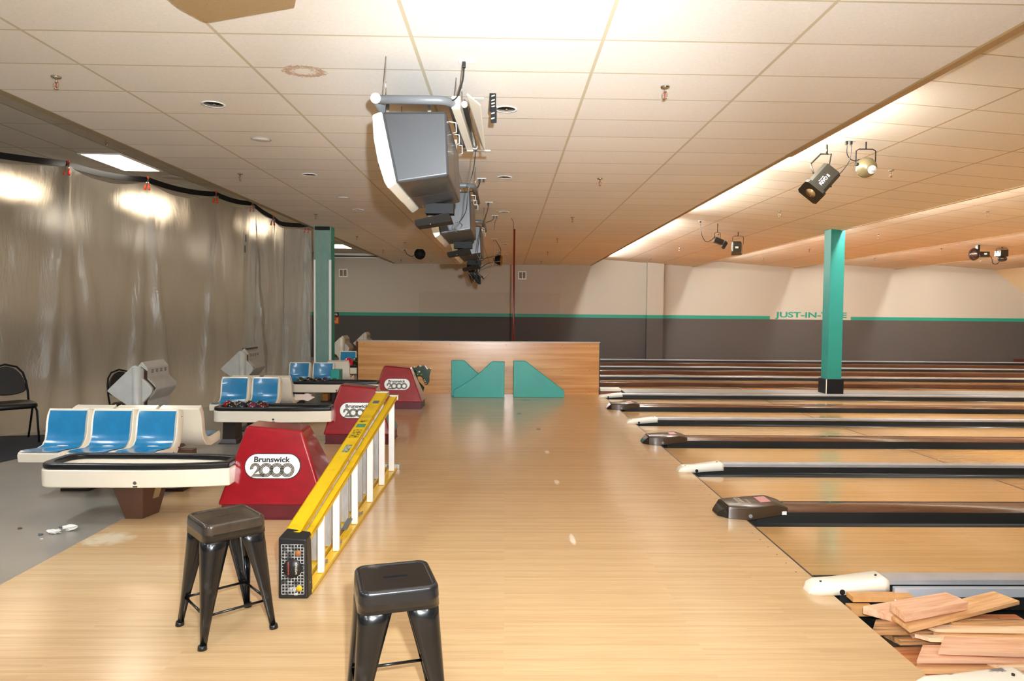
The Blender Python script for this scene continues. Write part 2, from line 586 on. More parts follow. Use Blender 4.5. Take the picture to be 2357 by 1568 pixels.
# far wall with colour bands
mb = MB()
mb.box(-12, 20.5, WY, WY + 0.2, 1.65, 4.0)
mb.cur = 1
mb.box(-12, 9.73, WY, WY + 0.2, 1.53, 1.65).box(12.75, 20.5, WY, WY + 0.2, 1.53, 1.65)
mb.cur = 0
mb.box(9.73, 12.75, WY, WY + 0.2, 1.53, 1.65)
mb.cur = 2
mb.box(-12, 20.5, WY, WY + 0.2, -0.2, 1.53)
mb.cur = 3
mb.box(-3.2, 1.95, WY - 0.004, WY, 1.65, 2.42)
mb.cur = 4
mb.box(-3.2, 1.95, WY - 0.004, WY, -0.1, 1.53)
wall_far = structure(mb.build('wall_far', [M_wall, M_stripe, M_walldark, M_wallpatch, M_walldarkpatch]))
mb = MB().box(5.12, 5.72, WY - 0.22, WY, 1.65, 3.6)
mb.cur = 1
mb.box(5.12, 5.72, WY - 0.222, WY, 1.53, 1.65)
mb.cur = 2
mb.box(5.12, 5.72, WY - 0.22, WY, 0, 1.53)
structure(mb.build('trim_8', [M_wall, M_stripe, M_walldark]))
o = text('wall_lettering', 'JUST-IN-TIME', M_stripe, None, frame((11.26, WY - 0.003, 1.675), (1, 0, 0), (0, 0, 1)), 2.68, 0.27, 0.0, bold=0.03)
tag(o, 'teal painted capitals reading JUST-IN-TIME on the far wall, partly behind the teal column', 'lettering')
# left and right end walls
mb = MB().box(-12.2, -12, -6, WY, 1.5, 4.0)
mb.cur = 1
mb.box(-12.2, -12, -6, WY, -0.1, 1.5)
structure(mb.build('wall_left', [M_wall, M_walldark]))
structure(MB().box(20.3, 20.5, -6, WY, -0.2, 4.0).build('wall_right', M_walldark))
structure(MB().box(-12.2, 20.5, -6.2, -6.0, -0.2, 4.0).build('wall_rear', M_wall))
tag(MB().box(18.7, 19.04, 24.9, 25.2, 0.0, 0.16).build('ball_stop_box', mat('dark_red_box', rgb(70, 26, 16), 0.5), None, (18.87, 25.05, 0)), 'small dark red box on the farthest lane at the right edge', 'box')

# cove tubes hidden behind every saw-tooth step
def cove(x, segs, which):
    for k, (a, b) in enumerate(segs):
        t = thing('cove_light', 'warm strip light tucked in the ceiling step, x %d' % 0, 'strip light', (x, a, 3.6), 0, 'cove lights in the ceiling steps')
        t['label'] = 'warm strip light tucked above the ' + which + ' step of the saw-tooth ceiling, ' + ['nearest', 'second', 'third', 'farthest'][k if len(segs) > 2 else k * 3] + ' of its line'
        MB().cyl((x, a, 3.58), (x, b, 3.58), 0.018, n=8).build('tube', M_emitwarm, t)
        MB().box(x - 0.03, x + 0.03, a, b, 3.60, 3.63).build('batten', M_white, t)
cove(3.13, [(6.2, 9.4), (9.9, 13.2), (14.6, 18.0), (18.5, 24.0)], 'first')
cove(6.89, [(3, 14), (15, 18.4), (19, 24.0)], 'second')
cove(10.65, [(3, 14), (15, 18.4), (19, 24.0)], 'third')
cove(14.41, [(3, 14), (15, 18.4), (19, 24.0)], 'fourth')

# ---------------------------------------------------------------- lanes
def lane(y0, y1, where, m, pine=True, x1=20.2):
    t = thing('bowling_lane', 'strip-wood bowling lane ' + where, 'bowling lane', (2.01, (y0 + y1) / 2, 0), 0, 'bowling lanes')
    if pine:
        MB().box(2.012, 5.11, y0, y1, -0.11, 0.0).build('maple_section', m, t)
        MB().box(5.115, x1, y0, y1, -0.11, 0.0).build('pine_section', M_lane_pine, t)
        MB().box(5.104, 5.124, y0, y1, -0.11, 0.0003).build('joint', mat('foul_line', rgb(62, 44, 30), 0.5), t)
    else:
        MB().box(2.012, x1, y0, y1, -0.11, 0.0).build('boards', m, t)
    return t
def gutter(t, y0, y1, x0=2.02, x1=20.2):
    n = 10
    yc, r = (y0 + y1) / 2, (y1 - y0) / 2
    sec = [(yc - r * math.cos(PI * i / n), -0.002 - 0.085 * math.sin(PI * i / n)) for i in range(n + 1)]
    sec2 = [(yc - (r + 0.0) * math.cos(PI * i / n), -0.012 - 0.095 * math.sin(PI * i / n)) for i in range(n, -1, -1)]
    ring = sec + sec2
    mb = MB()
    mb.loft([[(x0, a, b) for a, b in ring], [(x1, a, b) for a, b in ring]], True, True, True)
    mb.build('gutter', M_gutter, t)
def end_cap_white(t, yc, x0, x1, z0, lift, m, w=0.15):
    # rounded moulded hood: rises away from the approach
    mb = MB()
    rings = []
    for k, (x, zt, zb, ww) in enumerate([(x0, z0 + 0.005, 0.0, w * 0.30), (x0 + 0.02, z0 + 0.05, 0.0, w * 0.42), (x0 + 0.06, z0 + 0.066, 0.0, w * 0.5), (x0 + 0.18, z0 + 0.075, 0.004, w * 0.5), (x1 - 0.03, z0 + 0.11, lift, w * 0.5), (x1, z0 + 0.10, lift, w * 0.5)]):
        n = 9
        r = [(x, yc - ww, zb)]
        for i in range(n):
            a = PI - PI * i / (n - 1)
            r.append((x, yc + ww * 0.97 * math.copysign(abs(math.cos(a)) ** 0.45, math.cos(a)), zb + (zt - zb) * (0.55 + 0.45 * math.sin(a) ** 0.6)))
        r.append((x, yc + ww, zb))
        rings.append(r)
    mb.loft(rings, True, True, True)
    return mb.build('end_cap', m, t)
CAPW = mat('white_cap', rgb(244, 238, 220), 0.3, noise=0, col2=rgb(244, 240, 226), coat=0.3)
def divider_W(near, where, near_gutter=True, far_gutter=True, x0=1.86, loose=False):
    far = near + 0.53
    yc = (near + far) / 2
    t = thing('lane_divider', 'grey-topped lane divider with a white rounded end cap, ' + where, 'lane divider', (2.0, yc, 0), 0, 'lane dividers')
    if near_gutter:
        gutter(t, near, yc - 0.05)
    if far_gutter:
        gutter(t, yc + 0.05, far)
    MB().box(2.28, 20.2, yc - 0.06, yc + 0.06, 0.06, 0.095).build('rail', M_capgrey, t, bevel=0.006)
    MB().box(2.05, 20.2, yc - 0.045, yc + 0.045, -0.10, 0.06).build('divider_core', M_gutter, t)
    c = end_cap_white(t, yc, x0, x0 + 0.48, 0.0, 0.025, CAPW)
    for xx in (x0 + 0.08, x0 + 0.42):
        MB().cyl((xx, yc - 0.02, 0.055), (xx, yc - 0.02, 0.1125 if xx > x0 + 0.2 else 0.072), 0.007, n=10).build('screw', M_ink, t)
    MB().cyl((x0 + 0.19, yc - 0.0765, 0.022), (x0 + 0.19, yc - 0.05, 0.022), 0.017, n=12).build('sensor_hole', M_black, t)
    return t
M_nose = mat('nose_brown', rgb(66, 50, 36), 0.3, coat=0.3)
M_noseblk = mat('nose_black', rgb(30, 27, 26), 0.15, coat=0.5, col2=rgb(60, 56, 54), nscale=30, thresh=(0.55, 0.7))
def logo2000(mb, M, s, inner=None):
    # three interlocked rings and a two, drawn with triple lines
    r0 = [0.50, 0.40, 0.30]
    w = 0.052
    for j, r in enumerate(r0):
        for c in (0, 0.80, 1.60):
            ribbon(mb, M, [(x * s, y * s) for x, y in arc(c, 0, r, 0, 360, 36)[:-1]], w * s, 0.0012 + 0.0001 * j, True)
        # the two: hook, diagonal, foot
        rr = [0.36, 0.27, 0.18][j]
        o = [0.0, 0.09, 0.18][j]
        hook = arc(-0.82, 0.14, rr, 200, -25, 20)
        hook += [(-1.12 + o * 1.2, -0.5 + o), (-0.1, -0.5 + o)]
        ribbon(mb, M, [(x * s, y * s) for x, y in hook], w * s, 0.0012)
def divider_B(near, where, front=False):
    far = near + 0.64
    yc = near + 0.34
    t = thing('lane_divider', 'brown-capped lane divider with a dark wedge-shaped nose, ' + where, 'lane divider', (2.0, yc, 0), 0, 'lane dividers')
    gutter(t, near, near + 0.23)
    gutter(t, yc + 0.12, far)
    sec = [(near + 0.225, -0.09), (near + 0.225, 0.055), (near + 0.25, 0.075), (near + 0.32, 0.095), (near + 0.42, 0.095), (near + 0.46, 0.07), (near + 0.46, -0.09)]
    mb = MB()
    mb.prism(sec, 'x', 2.27, 20.2)
    mb.build('cap', M_capbrown, t, bevel=0.006)
    MB().box(2.1, 20.2, near + 0.218, near + 0.2255, -0.09, 0.055).build('side_panel', M_gutter, t)
    # nose
    a, b = near + 0.17, near + 0.50
    prof = [(1.86, 0.105, 0.0, a + 0.05, b - 0.02), (2.02, 0.113, 0.0, a, b), (2.25, 0.132, 0.03, a + 0.02, b), (2.36, 0.10, 0.03, a + 0.05, b - 0.03)]
    rings = [[(x, p, zb), (x, p, zt - 0.012), (x + 0.004, p + 0.02, zt), (x + 0.004, q - 0.02, zt), (x, q, zt - 0.012), (x, q, zb)] for x, zt, zb, p, q in prof]
    MB().loft(rings).build('nose', M_nose, t, bevel=0.004)
    rings = [[(1.79, a + 0.13, 0.0), (1.80, a + 0.13, 0.03), (1.80, b - 0.05, 0.03), (1.79, b - 0.05, 0.0)],
             [(1.86, a + 0.05, 0.0), (1.855, a + 0.06, 0.10), (1.855, b - 0.03, 0.10), (1.86, b - 0.02, 0.0)]]
    MB().loft(rings).build('nose_tip', M_noseblk, t, bevel=0.004)
    MB().obox((2.19, a + 0.18, 0.1285), (0.045, 0, 0.0036), (0, 0.08, 0), (0, 0, 0.0015)).build('pink_label', mat('pink_label', rgb(205, 140, 138), 0.5), t)
    MB().cyl((2.03, a - 0.004, 0.035), (2.03, a + 0.02, 0.035), 0.016, n=12).build('sensor_eye', mat('sensor', rgb(190, 196, 200), 0.2, metal=0.6), t)
    if front:
        mb = MB()
        logo2000(mb, frame((1.99, a + 0.16, 0.1165), (0, 1, 0.0), (-1, 0, -0.06)), 0.052)
        mb.build('number_logo', mat('pale_ink', rgb(214, 208, 190), 0.5), t)
        text('lettering', 'Brunswick', mat('pale_ink', rgb(214, 208, 190), 0.5), t, frame((2.055, a + 0.15, 0.1195), (0, 1, 0), (-1, 0, -0.06)), 0.13, None, 0.001)
        MB().box(2.30, 2.345, near + 0.205, near + 0.2177, 0.035, 0.065).build('white_tag', M_white, t, bevel=0.002)
    return t
P = 3.23
t_ = divider_W(3.92, 'behind the heap of broken boards', near_gutter=False)
MB().box(2.36, 20.2, 4.085, 4.12, 0.0, 0.058).build('side_plate', mat('plate_grey', rgb(196, 200, 206), 0.45, metal=0.2, noise=0.05, nscale=3), t_, bevel=0.004)
divider_W(3.92 + P, 'second white-capped one behind the board heap')
divider_W(3.92 + 2 * P + 0.02, 'third white-capped one behind the board heap')
divider_W(3.92 + 3 * P + 0.02, 'by the partition foot', far_gutter=False)
divider_B(5.47, 'nearest to the camera', True)
divider_B(5.47 + P, 'middle one of the three dark noses')
divider_B(5.47 + 2 * P, 'nearest to the wood partition')
lane(4.45, 5.47, 'between the board heap divider and the nearest dark nose', M_lane)
lane(6.11, 7.15, 'between the nearest dark nose and the next white cap', M_lane)
lane(7.68, 8.70, 'in front of the middle dark nose', M_lane)
lane(9.34, 10.40, 'behind the middle dark nose', M_lane)
lane(10.93, 11.93, 'in front of the farthest dark nose', M_lane)
lane(12.57, 13.63, 'behind the farthest dark nose', M_lane)
# walkway that carries the column
tag(MB().box(2.43, 20.2, 14.06, 14.82, -0.1, 0.09).build('lane_walkway', mat('walkway_grey', rgb(128, 126, 122), 0.4, noise=0.15, nscale=20, stretch=(0.1, 4, 1)), None, (11, 14.4, 0)),
    'grey raised walkway strip between lanes, the teal column standing on it', 'walkway')
t = thing('walkway_end_cap', 'white end cap with brown base beside the wood partition, behind the walkway strip', 'end cap', (2.2, 14.6, 0))
MB().box(1.98, 2.42, 14.50, 14.80, 0.0, 0.06).build('base', mat('redbrown', rgb(120, 60, 36), 0.5), t)
MB().box(1.98, 2.42, 14.50, 14.80, 0.06, 0.12).build('cover', CAPW, t, bevel=0.01)
fl = [(14.86, 15.95), (16.55, 17.62), (18.15, 19.2), (19.8, 20.85), (21.35, 22.4), (23.0, 24.05), (24.6, 25.4)]
nm = ['just behind the walkway with the column', 'second behind the walkway', 'third behind the walkway', 'fourth behind the walkway', 'fifth behind the walkway', 'second from the far wall', 'along the far wall']
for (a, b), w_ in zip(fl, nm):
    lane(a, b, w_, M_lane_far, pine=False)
for j, (a, b) in enumerate([(fl[i][1], fl[i + 1][0]) for i in range(6)]):
    yc = (a + b) / 2
    w_ = ['first', 'second', 'third', 'fourth', 'fifth', 'sixth and last'][j] + ' behind the column'
    if j % 2 == 0:
        t = thing('lane_divider', 'distant brown-capped lane divider, ' + w_, 'lane divider', (2, yc, 0), 0, 'lane dividers')
        gutter(t, a, yc - 0.12)
        gutter(t, yc + 0.12, b)
        MB().box(2.0, 20.2, yc - 0.12, yc + 0.12, -0.09, 0.09).build('cap', M_capbrown, t, bevel=0.01)
    else:
        t = thing('lane_divider', 'distant grey-topped lane divider, ' + w_, 'lane divider', (2, yc, 0), 0, 'lane dividers')
        gutter(t, a, yc - 0.05)
        gutter(t, yc + 0.05, b)
        MB().box(2.0, 20.2, yc - 0.05, yc + 0.05, -0.09, 0.06).build('divider_core', M_gutter, t)
        MB().box(2.0, 20.2, yc - 0.06, yc + 0.06, 0.06, 0.095).build('rail', M_capgrey, t, bevel=0.005)

# removed front lane: divider in the corner and the broken boards
t = thing('lane_divider', 'grey-topped lane divider with a chipped white end cap, cut off by the bottom edge', 'lane divider', (2.0, 3.0, 0), 0, 'lane dividers')
MB().box(2.30, 20.2, 2.94, 3.06, 0.05, 0.085).build('rail', M_capgrey, t, bevel=0.006)
MB().box(2.05, 20.2, 2.955, 3.045, -0.10, 0.05).build('divider_core', M_gutter, t)
end_cap_white(t, 3.0, 1.86, 2.34, 0.0, 0.02, mat('chipped_white', rgb(246, 240, 224), 0.35, col2=rgb(120, 122, 124), nscale=9, thresh=(0.60, 0.64)), 0.17)
MB().cyl((1.94, 2.99, 0.05), (1.94, 2.99, 0.0715), 0.007, n=10).build('screw', M_ink, t)
MB().cyl((2.27, 2.99, 0.05), (2.27, 2.99, 0.112), 0.007, n=10).build('screw', M_ink, t)
tag(MB().box(2.07, 2.44, 4.02, 4.10, 0.0, 0.03).build('wood_wedge', mat('wedge', rgb(214, 160, 100), 0.6, noise=0.15, nscale=10), None, (2.2, 4.06, 0)), 'pale wood wedge under the white cap behind the board heap', 'wood block')
tag(MB().box(2.03, 2.17, 3.96, 4.03, -0.06, -0.01).build('wood_block', mat('wedge', rgb(214, 160, 100), 0.6), None, (2.1, 4.0, -0.03)), 'small pinkish wood block set at the edge of the black pit', 'wood block')
for xx, lb in ((2.30, 'thin white bolt standing in the black pit, left of two'), (2.44, 'thin white bolt standing in the black pit, right of two')):
    tag(MB().cyl((xx, 3.985, -0.115), (xx + 0.004, 3.985, 0.03), 0.004, n=8).build('anchor_bolt', M_white, None, (xx, 3.985, -0.1)), lb, 'bolt')

def board_mat(name, c, dark):
    m, nt, p = nodes_of(name)
    N, L = nt.nodes, nt.links
    tc = N.new('ShaderNodeTexCoord')
    mp = N.new('ShaderNodeMapping')
    mp.inputs['Scale'].default_value = (1.2, 14, 14)
    L.new(tc.outputs['Object'], mp.inputs[0])
    nz = N.new('ShaderNodeTexNoise')
    nz.inputs['Scale'].default_value = 3
    nz.inputs['Detail'].default_value = 8
    nz.inputs['Distortion'].default_value = 0.6
    L.new(mp.outputs[0], nz.inputs['Vector'])
    rp = N.new('ShaderNodeValToRGB')
    rp.color_ramp.elements[0].position = 0.36
    rp.color_ramp.elements[1].position = 0.58
    rp.color_ramp.elements[0].color = dark
    rp.color_ramp.elements[1].color = c
    L.new(nz.outputs['Fac'], rp.inputs[0])
    L.new(rp.outputs[0], p.inputs['Base Color'])
    p.inputs['Roughness'].default_value = 0.6
    return m
BM = [board_mat('board_pink', rgb(240, 194, 158), rgb(222, 166, 126)), board_mat('board_tan', rgb(234, 188, 134), rgb(212, 156, 100)),
      board_mat('board_pale', rgb(246, 216, 176), rgb(230, 190, 146)), board_mat('board_orange', rgb(214, 148, 96), rgb(180, 106, 60)),
      board_mat('board_dark', rgb(196, 148, 98), rgb(104, 70, 40))]
def board(p0, p1, w, th, z0, z1, m, label, skew=0.0, bev=0.0015):
    # p0-p1 : axis ends (x, y); z0,z1 underside heights at the ends; skew slants the near end
    a = Vector((p0[0], p0[1], 0))
    b = Vector((p1[0], p1[1], 0))
    d = b - a
    Lh = d.length
    ang = math.atan2(d.y, d.x)
    tilt = math.atan2(z1 - z0, Lh)
    poly = [(0 + skew, -w / 2), (Lh, -w / 2), (Lh - skew * 0.3, w / 2), (0 - skew, w / 2)]
    mb = MB().prism(poly, 'z', 0, th)
    o = mb.build('wood_board', BM[m], None, (0, 0, 0), bevel=bev)
    o.location = (p0[0], p0[1], z0)
    o.rotation_euler = (0, -tilt, ang)
    tag(o, label, 'board', 'broken boards in the black pit')
    return o
board((2.095, 3.60), (2.53, 3.78), 0.135, 0.044, 0.10, 0.085, 0, 'thick square-cut pink block on top of the board heap', -0.03)
board((2.10, 3.575), (2.92, 3.925), 0.15, 0.022, 0.06, 0.055, 1, 'long tan plank slanting right, just under the top block', -0.03)
board((2.12, 3.79), (2.66, 3.93), 0.18, 0.045, 0.0, 0.02, 0, 'pink board with ringed end grain under the left of the top block', 0.05)
board((2.03, 3.71), (2.75, 3.70), 0.15, 0.020, -0.02, 0.0, 4, 'dark-grained plank sticking out left of the heap', -0.05)
board((2.45, 3.77), (2.90, 3.77), 0.10, 0.040, -0.02, -0.02, 3, 'short red-streaked board with rounded end behind the heap at the right', 0.0, 0.012)
board((2.40, 3.655), (3.6, 3.64), 0.055, 0.018, 0.035, 0.03, 4, 'thin dark strip uppermost of the long strips running right', 0.02)
board((2.28, 3.615), (3.6, 3.57), 0.06, 0.018, 0.02, 0.02, 2, 'thin pale strip below the uppermost dark strip', 0.02)
board((2.31, 3.585), (3.6, 3.52), 0.06, 0.022, -0.01, 0.0, 1, 'tan strip with a pale end in the middle of the heap', 0.01)
board((2.20, 3.545), (3.6, 3.40), 0.045, 0.02, 0.0, 0.005, 2, 'long thin strip pointing left across the middle of the heap', 0.03)
board((2.10, 3.655), (2.5, 3.64), 0.10, 0.03, -0.06, -0.05, 4, 'dark splintered board end beside the pit edge', 0.02)
board((2.20, 3.665), (2.6, 3.60), 0.09, 0.02, -0.04, -0.04, 0, 'small pink board between the splintered end and the strips', 0.0)
board((2.25, 3.465), (3.6, 3.36), 0.165, 0.022, 0.0, 0.0, 0, 'wide pinkish plank running off the right edge', -0.06)
board((2.12, 3.435), (3.4, 3.40), 0.16, 0.018, -0.03, -0.02, 0, 'wide plank with a knot, pale sawn left edge', -0.06)
board((2.11, 3.425), (3.4, 3.36), 0.17, 0.02, -0.075, -0.05, 1, 'wide plank lowest of the overlapping three', -0.07)
board((2.45, 3.35), (3.5, 3.33), 0.06, 0.018, -0.05, -0.02, 2, 'narrow pale strip just above the chipped white cap', 0.02)
board((2.06, 3.50), (2.50, 3.52), 0.28, 0.018, -0.105, -0.1, 3, 'orange wood panel along the pit edge under the planks', 0.0)
board((2.04, 3.33), (2.9, 3.28), 0.15, 0.018, -0.11, -0.1, 3, 'orange wood strip at the pit edge nearest the chipped cap', 0.0)

# ---------------------------------------------------------------- teal column on the walkway
t = thing('support_column', 'square teal column with black base standing among the lanes', 'column', (6.74, 14.25, 0.09))
MB().box(6.60, 6.89, 14.10, 14.40, 0.38, 3.52).build('shaft', mat('teal_column', rgb(28, 124, 116), 0.45, noise=0.05, nscale=3), t, bevel=0.006)
MB().box(6.565, 6.925, 14.065, 14.435, 0.09, 0.39).build('base', M_blackmetal, t, bevel=0.004)
MB().box(6.558, 6.572, 14.058, 14.072, 0.09, 0.39).build('edge_strip', M_cream, t)
# plastic wrapped column at left
t = thing('support_column', 'square teal column wrapped in clear plastic beside the curtain', 'column', (-3.82, 14.67, 0))
MB().box(-3.985, -3.65, 14.53, 14.86, 0, 3.44).build('shaft', M_teal, t, bevel=0.006)
def film_mat():
    m, nt, p = nodes_of('clear_film')
    N, L = nt.nodes, nt.links
    tc = N.new('ShaderNodeTexCoord')
    mp = N.new('ShaderNodeMapping')
    mp.inputs['Scale'].default_value = (6, 6, 2.2)
    mp.inputs['Rotation'].default_value = (0, 0.5, 0)
    L.new(tc.outputs['Object'], mp.inputs[0])
    nz = N.new('ShaderNodeTexNoise')
    nz.inputs['Scale'].default_value = 2.5
    nz.inputs['Detail'].default_value = 8
    nz.inputs['Distortion'].default_value = 1.5
    L.new(mp.outputs[0], nz.inputs['Vector'])
    bp = N.new('ShaderNodeBump')
    bp.inputs['Strength'].default_value = 1.0
    bp.inputs['Distance'].default_value = 0.06
    L.new(nz.outputs['Fac'], bp.inputs['Height'])
    tr = N.new('ShaderNodeBsdfTransparent')
    tr.inputs[0].default_value = (0.93, 0.95, 0.94, 1)
    L.new(bp.outputs[0], p.inputs['Normal'])
    p.inputs['Base Color'].default_value = (0.66, 0.66, 0.62, 1)
    p.inputs['Roughness'].default_value = 0.15
    mx = N.new('ShaderNodeMixShader')
    mx.inputs[0].default_value = 0.34
    L.new(tr.outputs[0], mx.inputs[1])
    L.new(p.outputs[0], mx.inputs[2])
    L.new(mx.outputs[0], nt.nodes['Material Output'].inputs[0])
    return m
M_film = film_mat()
mb = MB()
g = []
for i in range(7):
    for k in range(50):
        x = -4.0 + 0.36 * i / 6
        z = 0.02 + 3.40 * k / 49
        g.append((x, 14.51 + 0.012 * math.sin(z * 9 + i) * math.sin(i * 2.1 + z * 3), z))
mb.add(g, [(i * 50 + k, (i + 1) * 50 + k, (i + 1) * 50 + k + 1, i * 50 + k + 1) for i in range(6) for k in range(49)], True)
mb.build('plastic_wrap', M_film, t)
MB().box(-3.99, -3.955, 14.495, 14.505, 0, 2.75).build('tape_strip', M_white, t)
MB().box(-3.68, -3.63, 14.495, 14.505, 0, 2.75).build('tape_strip', M_white, t)
MB().box(-3.97, -3.66, 14.495, 14.503, 3.36, 3.43).build('tape_band', M_black, t)

# ---------------------------------------------------------------- wood partition and ramps
PY = 14.35
pt = thing('wood_partition', 'long low wood-laminate partition wall across the approach', 'partition', (-0.55, PY, 0))
def lam_mat():
    m, nt, p = nodes_of('laminate')
    N, L = nt.nodes, nt.links
    tc = N.new('ShaderNodeTexCoord')
    mp = N.new('ShaderNodeMapping')
    mp.inputs['Scale'].default_value = (0.5, 1, 14)
    L.new(tc.outputs['Object'], mp.inputs[0])
    br = N.new('ShaderNodeTexNoise')
    br.inputs['Scale'].default_value = 1.0
    br.inputs['Detail'].default_value = 5
    L.new(mp.outputs[0], br.inputs['Vector'])
    rp = N.new('ShaderNodeValToRGB')
    rp.color_ramp.elements[0].position = 0.38
    rp.color_ramp.elements[1].position = 0.62
    rp.color_ramp.elements[0].color = rgb(194, 134, 78)
    rp.color_ramp.elements[1].color = rgb(218, 164, 104)
    L.new(br.outputs['Fac'], rp.inputs[0])
    L.new(rp.outputs[0], p.inputs['Base Color'])
    p.inputs['Roughness'].default_value = 0.22
    p.inputs['Coat Weight'].default_value = 0.3
    p.inputs['Coat Roughness'].default_value = 0.2
    return m
M_lam = lam_mat()
mb = MB().hexa([(-3.03, 14.25, 0), (1.94, 14.40, 0), (1.94, 14.50, 0), (-3.03, 14.35, 0), (-3.03, 14.25, 1.08), (1.94, 14.40, 1.08), (1.94, 14.50, 1.08), (-3.03, 14.35, 1.08)])
mb.build('panel', M_lam, pt)
mb = MB().hexa([(-3.05, 14.23, 1.08), (1.95, 14.38, 1.08), (1.95, 14.52, 1.08), (-3.05, 14.37, 1.08), (-3.05, 14.23, 1.10), (1.95, 14.38, 1.10), (1.95, 14.52, 1.10), (-3.05, 14.37, 1.10)])
mb.build('top_trim', mat('grey_trim', rgb(176, 168, 158), 0.4), pt)
for sx_ in (-3.045, 1.935):
    MB().box(sx_, sx_ + 0.018, 14.24 if sx_ < 0 else 14.39, 14.37 if sx_ < 0 else 14.52, 0, 1.08).build('edge_trim', M_black, pt)
mb = MB()
for i in range(9):
    for z in (0.06, 0.5, 1.03):
        x = -2.9 + i * 0.58
        y = 14.25 + 0.15 * (x + 3.03) / 4.97
        mb.cyl((x, y - 0.003, z), (x, y + 0.005, z), 0.007, n=8)
mb.build('screw_heads', M_ink, pt)['kind'] = 'stuff'

def ramp(name, poly, y0, y1, label):
    t = thing(name, label, 'ball ramp', (sum(p[0] for p in poly) / len(poly), (y0 + y1) / 2, 0), 0, 'teal ball ramps by the partition')
    MB().prism(poly, 'y', y0, y0 + 0.03).build('side_panel', M_teal, t, bevel=0.006)
    MB().prism(poly, 'y', y1 - 0.03, y1).build('side_panel', M_teal, t, bevel=0.006)
    top = [p for p in poly]
    mb = MB().prism([(p[0] * 0.97 + t.location.x * 0.03, p[1] * 0.94) for p in poly], 'y', y0 + 0.03, y1 - 0.03)
    mb.build('ramp_track', M_teal, t)
    return t
def curve_pts(a, b, n, bow):
    return [(a[0] + (b[0] - a[0]) * i / n, a[1] + (b[1] - a[1]) * i / n - bow * math.sin(PI * i / n)) for i in range(n + 1)]
ramp('ball_ramp', [(-1.10, 0.0), (-1.10, 0.715), (-0.87, 0.715)] + curve_pts((-0.84, 0.70), (-0.16, 0.13), 6, 0.02) + [(-0.16, 0.0)], 14.0, 14.2, 'teal ramp sloping down to the right, tucked behind another teal ramp')
ramp('ball_ramp', [(-0.03, 0.0), (-0.03, 0.71), (-0.27, 0.715)] + curve_pts((-0.30, 0.70), (-1.04, 0.14), 8, 0.05) + [(-1.04, 0.0)], 13.80, 13.99, 'teal ramp rising to the right in front of another teal ramp')
ramp('ball_ramp', [(0.15, 0.0), (0.15, 0.72), (0.385, 0.72)] + curve_pts((0.41, 0.705), (1.17, 0.13), 6, 0.0) + [(1.17, 0.0)], 13.88, 14.12, 'teal ramp standing alone at the right end')

tag(MB().tube([(0.15, 14.62, 0), (0.15, 14.62, 3.44)], 0.022, 12).build('floor_to_ceiling_pole', mat('dark_red_pole', rgb(104, 14, 12), 0.3, coat=0.3), None, (0.15, 14.62, 0)), 'thin dark red pole rising from behind the partition to the ceiling', 'pole')

# ---------------------------------------------------------------- ball returns
def rack_outline(off, y):
    # seen from above, left end rounded, right end drawn back; off insets it
    x0, x1, a, b = -3.675 + off, -2.20 - off, y - 0.24 + off, y + 0.24 - off
    r = 0.12
    pts = []
    for (cx, cy, a0) in ((x0 + r, a + r, 180), ):
        pts += [(cx + r * math.cos(math.radians(a0 + 90 * i / 6)), cy + r * math.sin(math.radians(a0 + 90 * i / 6))) for i in range(7)]
    pts += [(-2.85, a), (-2.60, a + 0.015), (-2.4, a + 0.045), (x1, a + 0.09)]
    pts += [(x1, b - 0.09), (-2.4, b - 0.045), (-2.60, b - 0.015), (-2.85, b)]
    pts += [(x0 + r + r * math.cos(math.radians(90 + 90 * i / 6)), b - r + r * math.sin(math.radians(90 + 90 * i / 6))) for i in range(7)]
    return pts
def ring_band(mb, outer, inner, z0, z1):
    n = len(outer)
    vs = [(x, y, z0) for x, y in outer] + [(x, y, z1) for x, y in outer] + [(x, y, z1) for x, y in inner] + [(x, y, z0) for x, y in inner]
    fs = []
    for i in range(n):
        j = (i + 1) % n
        for k in range(4):
            a, b = k * n, ((k + 1) % 4) * n
            fs.append((a + i, a + j, b + j, b + i))
    mb.add(vs, fs)
